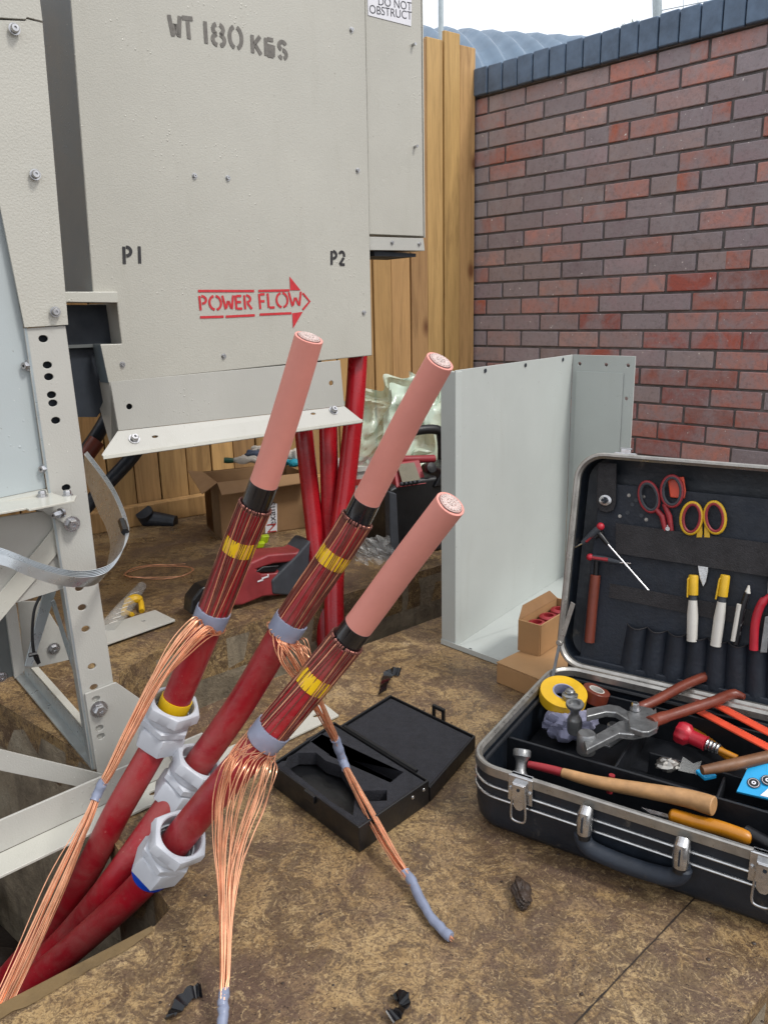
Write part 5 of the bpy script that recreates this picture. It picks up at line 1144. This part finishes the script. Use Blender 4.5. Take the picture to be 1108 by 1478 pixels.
glove('work_glove', WB(382, 648, .09), .024, 'whitefab', 'cream glove at the back of the cardboard box', 5)
b = MB(); b.sphere(WB(424, 656, .07), .024, (1, .8, .7), 20, 12, lambda d: 1+.2*sin(6*d.x)+.15*sin(8*d.y)); tag(b.build('white_rag', 'whitefab'), 'white rag in the box behind the teal glove', 'rag')
# bucket
bc = G(516, 762); t = thing('bucket', bc, 'white plastic bucket behind the red cables', 'bucket')
bh = .21; b = MB(); b.lathe(bc, ZZ, [(.075, 0), (.088, bh), (.094, bh+.001), (.094, bh+.016), (.089, bh+.016), (.087, bh-.004), (.074, .01), (.0001, .01)], 40); b.build('pail', 'whitepl', t)
b = MB(); b.lathe(bc, ZZ, [(.0875, bh-.045), (.0888, bh-.025)], 40); b.build('red_stripe', 'redprint', t)
# green polythene
from mathutils import noise as mn
def film(name, pxs, dep, nx, ny, amp, mt, lab, cat, seed):
    P = []; (x0, y0), (x1, y1), (x2, y2), (x3, y3) = pxs; nx *= 5; ny *= 5; o_ = V(seed*7.3, seed*3.1, 0)
    for j in range(ny+1):
        for i in range(nx+1):
            s, q = i/nx, j/ny; x = (x0*(1-s)+x1*s)*(1-q)+(x3*(1-s)+x2*s)*q; y = (y0*(1-s)+y1*s)*(1-q)+(y3*(1-s)+y2*s)*q
            c = V(s*1.9, q*1.9, 0)+o_; c = c+V(mn.noise(c*1.7), mn.noise(c*1.7+V(9, 0, 0)), 0)*.7
            rd = abs(mn.noise(c*1.3))*1.3+abs(mn.noise(c*2.6+V(4, 4, 4)))*.5+abs(mn.noise(c*5))*.12
            edge = 14*mn.noise(V(s*5, q*5, seed*2.)); P.append(D(x+edge, y+edge, dep+(rd-.5)*amp*2.0-amp*q))
    F = [(j*(nx+1)+i, j*(nx+1)+i+1, (j+1)*(nx+1)+i+1, (j+1)*(nx+1)+i) for j in range(ny) for i in range(nx)]
    b = MB(); b.add(P, F); return tag(b.build(name, mt, rec=False, sharp=50), lab, cat)
film('polythene_sheet', ((500, 580), (590, 535), (660, 560), (500, 720)), 2.65, 7, 8, .035, 'green_film', 'crumpled pale green polythene sheet heaped before the timber fence', 'plastic sheet', 3)
film('polythene_sheet', ((560, 560), (660, 545), (665, 720), (540, 730)), 2.6, 6, 8, .035, 'green_film', 'fold of pale green polythene behind the black radio', 'plastic sheet', 6)
film('clear_wrap', ((505, 780), (560, 772), (575, 815), (515, 812)), 2.0, 5, 4, .01, 'clear_film', 'clear plastic film on the far slab left of the radio', 'plastic film', 7)
# site radio
ro = G(578, 806); ru = V(.88, .47, 0).normalized(); rv = V(-.47, .88, 0)
t = thing('site_radio', ro, 'black and red rugged site radio on the far slab', 'radio')
def RK(u, v, z): return ro+ru*u+rv*v+ZZ*z
rh = W(560, 703, (ro, -rv)).z; print('radio h', rh)
b = MB(); b.prism([RK(u, 0, z) for u, z in ((-.035, .03), (-.02, .004), (.03, 0), (.20, 0), (.22, .03), (.22, rh), (.15, rh+.01), (.02, rh+.012), (-.035, rh-.01))], rv*.17); b.build('body', 'blackpl', t, bevel=.012, bseg=3)
b = MB(); b.prism([RK(u, -.012, z) for u, z in ((-.04, .02), (.02, -.0), (.04, .02), (-.01, .045), (-.015, rh-.02), (-.04, rh-.01))], rv*.03); b.build('corner_bumper', 'greypl', t, bevel=.004)
b = MB(); nd = (-rv*.75+ZZ*.66).normalized()
b.prism([RK(-.01, -.002, rh-.005), RK(.09, -.002, rh-.005), RK(.10, .055, rh+.055), RK(.01, .055, rh+.055)], rv*.03); b.build('face_frame', 'redpl', t, bevel=.002)
b = MB(); b.prism([RK(.005, -.006, rh+.008), RK(.065, -.006, rh+.008), RK(.075, .045, rh+.05), RK(.018, .045, rh+.05)], -nd*-.004); b.build('display', 'display', t)
for i in range(5):
    b = MB(); b.sphere(RK(.003+i*.014, -.008, rh+.006), .0055, (1, 1, 1), 8, 6); b.build('button', 'greypl', t)
b = MB(); b.lathe(RK(.105, .01, rh+.035), (-rv+ZZ*.4), [(.014, 0), (.016, .004), (.015, .018), (.0001, .02)], 20); b.build('knob', 'blackpl', t)
b = MB(); b.tube(spl([RK(-.02, .10, rh+.02), RK(.01, .08, rh+.065), RK(.06, .07, rh+.058), RK(.16, .07, rh+.05)], 5), .012, 12); b.build('guard_bar', 'redpl', t)
b = MB(); b.tube(spl([RK(.075, .12, rh+.02), RK(.075, .12, rh+.10), RK(.10, .12, rh+.128), RK(.20, .12, rh+.128), RK(.22, .12, rh+.09), RK(.22, .12, rh+.0)], 5), .015, 12); b.build('carry_handle', 'blackpl', t)
b = MB(); b.prism([RK(.11, -.01, rh-.02), RK(.14, -.01, rh+.03), RK(.20, -.01, rh+.04), RK(.225, -.01, rh-.02)], rv*.12); b.build('shoulder', 'blackpl', t, bevel=.006)
# red power tool lying on the slab
tz = .012
t = thing('power_saw', G(380, 870), 'dusty red and black power saw lying on the far slab edge', 'power tool')
n0 = -cabn
PL2 = (G(380, 872), cabn)
def T(px, py, off=0.): return W(px, py, PL2, off)
b = MB(); b.holed([T(*p) for p in ((318, 876), (326, 850), (350, 832), (362, 812), (388, 800), (428, 797), (447, 786), (452, 800), (448, 838), (424, 858), (380, 862), (350, 874))], [[T(*p) for p in ((372, 822), (396, 814), (420, 812), (416, 819), (400, 826), (378, 828))]], -cabn*.07); b.build('body', 'sawred', t, bevel=.007, bseg=3)
b = MB(); b.prism([T(*p, .004) for p in ((392, 838), (430, 800), (447, 780), (456, 782), (456, 822), (438, 852), (420, 860), (394, 858))], -cabn*.075); b.build('battery', 'greypl', t, bevel=.006, bseg=3)
b = MB(); b.prism([T(*p, .003) for p in ((276, 888), (278, 866), (292, 848), (312, 842), (330, 836), (340, 850), (336, 872), (310, 876), (292, 886))], -cabn*.05); b.build('gear_housing', 'blackpl', t, bevel=.006, bseg=3)
b = MB(); b.prism([T(*p, .001) for p in ((368, 826), (380, 818), (404, 816), (398, 826))], -cabn*.02); b.build('trigger', 'blackpl', t, bevel=.003)
tu = (T(396, 826)-T(372, 834)).normalized()
b = MB()
for x, y in ((376, 838), (384, 833)):
    p = T(x, y, .0012); b.box(p, tu*.008, cabn*.0006, ZZ*.0018); b.box(p+tu*.006+ZZ*.002, tu*.0018, cabn*.0006, ZZ*.004)
b.build('badge_mark', 'paper', t)
# pipe stub and dark cables
p0 = G(210, 742, .03); p1 = G(245, 757, .0); d = (p1-p0).normalized()
t = thing('pipe_stub', G(215, 750), 'dark blue pipe stub with a green lining on the far slab', 'pipe')
b = MB(); ax = V(-.12, -.55, .80).normalized(); cc = G(208, 739, .05)
pts = [cc, cc-ax*.02, cc-ax*.045]; b.tube(pts, .029, 24, False); b.tube([cc-ax*.030+V(-.004, 0, -.002), cc-ax*.034+V(.045, -.004, -.006), cc-ax*.034+V(.10, -.012, -.012)], [.0285, .026, .022], 20); b.build('pipe', 'case', t); b = MB(); b.tube(pts, .025, 24, False); b.build('lining', 'green_in', t)
b = MB(); b.lathe(cc, ax, [(.025, 0), (.0292, 0)], 24); b.build('pipe_end', 'greypl', t)
for pts, lab in (([(176, 560, 2.15), (150, 612, 2.12), (118, 660, 2.08), (60, 740, 2.0)], 'upper dark blue cable with maroon tape left of the cabinet skirt'), ([(215, 620, 2.15), (192, 658, 2.12), (146, 708, 2.08), (90, 770, 2.02)], 'lower dark blue cable passing under the cabinet skirt')):
    t = thing('dark_cable', D(*pts[1]), lab, 'cable', 'dark blue cables behind the support frame'); b = MB(); P = spl([D(*p) for p in pts], 4); b.tube(P, .019, 20); b.build('sheath', 'case', t)
    if pts[0][0] == 176: b = MB(); b.tube([D(140, 636, 2.10), D(122, 660, 2.085)], .0225, 18); b.build('maroon_tape', 'brownpl', t)
# small litter on the far slab
t0c = G(230, 826, .004); b = MB()
for k in range(3): b.tube([t0c+V(.092*cos(a)*(1+.03*k), .055*sin(a)*(1+.04*k), .002+.003*sin(3*a+k)) for a in [2*pi*i/40 for i in range(41)]], .0008, 5, False)
b.tube(spl([t0c+V(-.09, .0, .002), t0c+V(-.03, .04, .008), t0c+V(.02, .03, .012), t0c+V(.06, .06, .004)], 5), .001, 5)
tag(b.build('wire_offcut', 'copper'), 'loop of loose copper wire lying on the far slab', 'wire')
pb = thing('plastic_tube', G(175, 890), 'clear plastic wrapper lying beside the yellow clip', 'wrapper'); b = MB(); b.tube([G(155, 905, .02), G(180, 878, .02), G(205, 846, .015)], [.018, .020, .012], 12); b.build('film', 'clear_film', pb)
b = MB()
for k in range(7): b.tube([G(158+k*5, 900-k*7, .036), G(170+k*5, 896-k*7, .034)], .0009, 4)
b.build('crease', 'whitepl', pb)
b = MB(); yp = [(178, 886, .01), (182, 872, .02), (194, 864, .03), (203, 868, .02), (205, 882, .006)]; b.tube(spl([G(*p) for p in yp], 4), [.006]*5+[.011]*7+[.007]*5, 8); b.tube([G(182, 884, .006), G(192, 888, .003)], .006, 6); tag(b.build('yellow_clip', 'limepl' if False else 'yellowpl'), 'crumpled yellow plastic clip on the far slab', 'clip')
b = MB(); b.box(G(381, 778, .02), V(.012, .004, 0), V(-.004, .012, 0), V(.004, 0, .012)); b.box(G(376, 786, .01), V(.010, .002, 0), V(-.004, .012, 0), V(.004, 0, .008)); tag(b.build('lime_scrap', 'limepl', bevel=.003), 'lime green plastic scrap before the big cardboard box', 'plastic scrap')

# cracks in the screed
def crack(pts, seed):
    r = random.Random(seed); P = spl([G(*p) for p in pts], 8); A_ = []; B_ = []
    for i, p in enumerate(P):
        d = (P[min(i+1, len(P)-1)]-P[max(0, i-1)]).normalized(); s_ = d.cross(ZZ)*r.uniform(.0006, .0022)*(1 if 0 < i < len(P)-1 else .1); j = V(r.uniform(-1, 1), r.uniform(-1, 1), 0)*.0015
        A_.append(p+s_+j+ZZ*.0008); B_.append(p-s_+j+ZZ*.0008)
    b = MB(); b.ribbon(A_, B_); o = b.build('floor_crack', 'soil', base=V(0, 0, 0), rec=False); o['kind'] = 'structure'
sa, sb = G(1014, 1284), G(818, 1490); sn = (sb-sa).normalized().cross(ZZ); A_ = []; B_ = []; r_ = random.Random(4)
for i in range(60):
    p = sa.lerp(sb, i/59*1.6-.25); A_.append(p+sn*r_.uniform(.0005, .0013)+ZZ*.0008); B_.append(p-sn*r_.uniform(.0005, .0013)+ZZ*.0008)
b = MB(); b.ribbon(A_, B_); o = b.build('floor_joint', 'soil', base=V(0, 0, 0), rec=False); o['kind'] = 'structure'

# added unseen box at the left that keeps light off the cabinet side
q0, q1 = Cc(-100, 20, -.004), Cc(-28, -700, -.004)
b = MB(); xl = q0-cabu*1.5; zt2 = q1.z
b.prism([V(q0.x, q0.y, .62), V(q0.x, q0.y, zt2), V(xl.x, xl.y, zt2), V(xl.x, xl.y, .62)], -cabn*.4); b.build('light_block', 'paint', frm)
# pale rim strip along the pit edge
e0_, e1_ = near[-1], near[0]; dd_ = (e1_-e0_).normalized(); nn_ = V(dd_.y, -dd_.x, 0)
M['rim'] = mat('worn ochre screed rim', '#705c3c', .6, 0, .35, 14, .5, 120, '#5a462f', .4, 30)
r_ = random.Random(2); b = MB(); A_ = []; B_ = []
for i in range(60):
    p = e0_-dd_*.5+dd_*(.5+(e1_-e0_).length-.004)*i/59; wq = min(1, (60-i)/9)**.5; A_.append(p+nn_*.001+ZZ*.003); B_.append(p+nn_*(.002+wq*(.016+.002*sin(i*.7)+r_.uniform(-.002, .002)))+ZZ*.0012)
b.ribbon(A_, B_); o = b.build('floor_slab_rim', 'rim', base=V(0, 0, 0), rec=False); o['kind'] = 'structure'
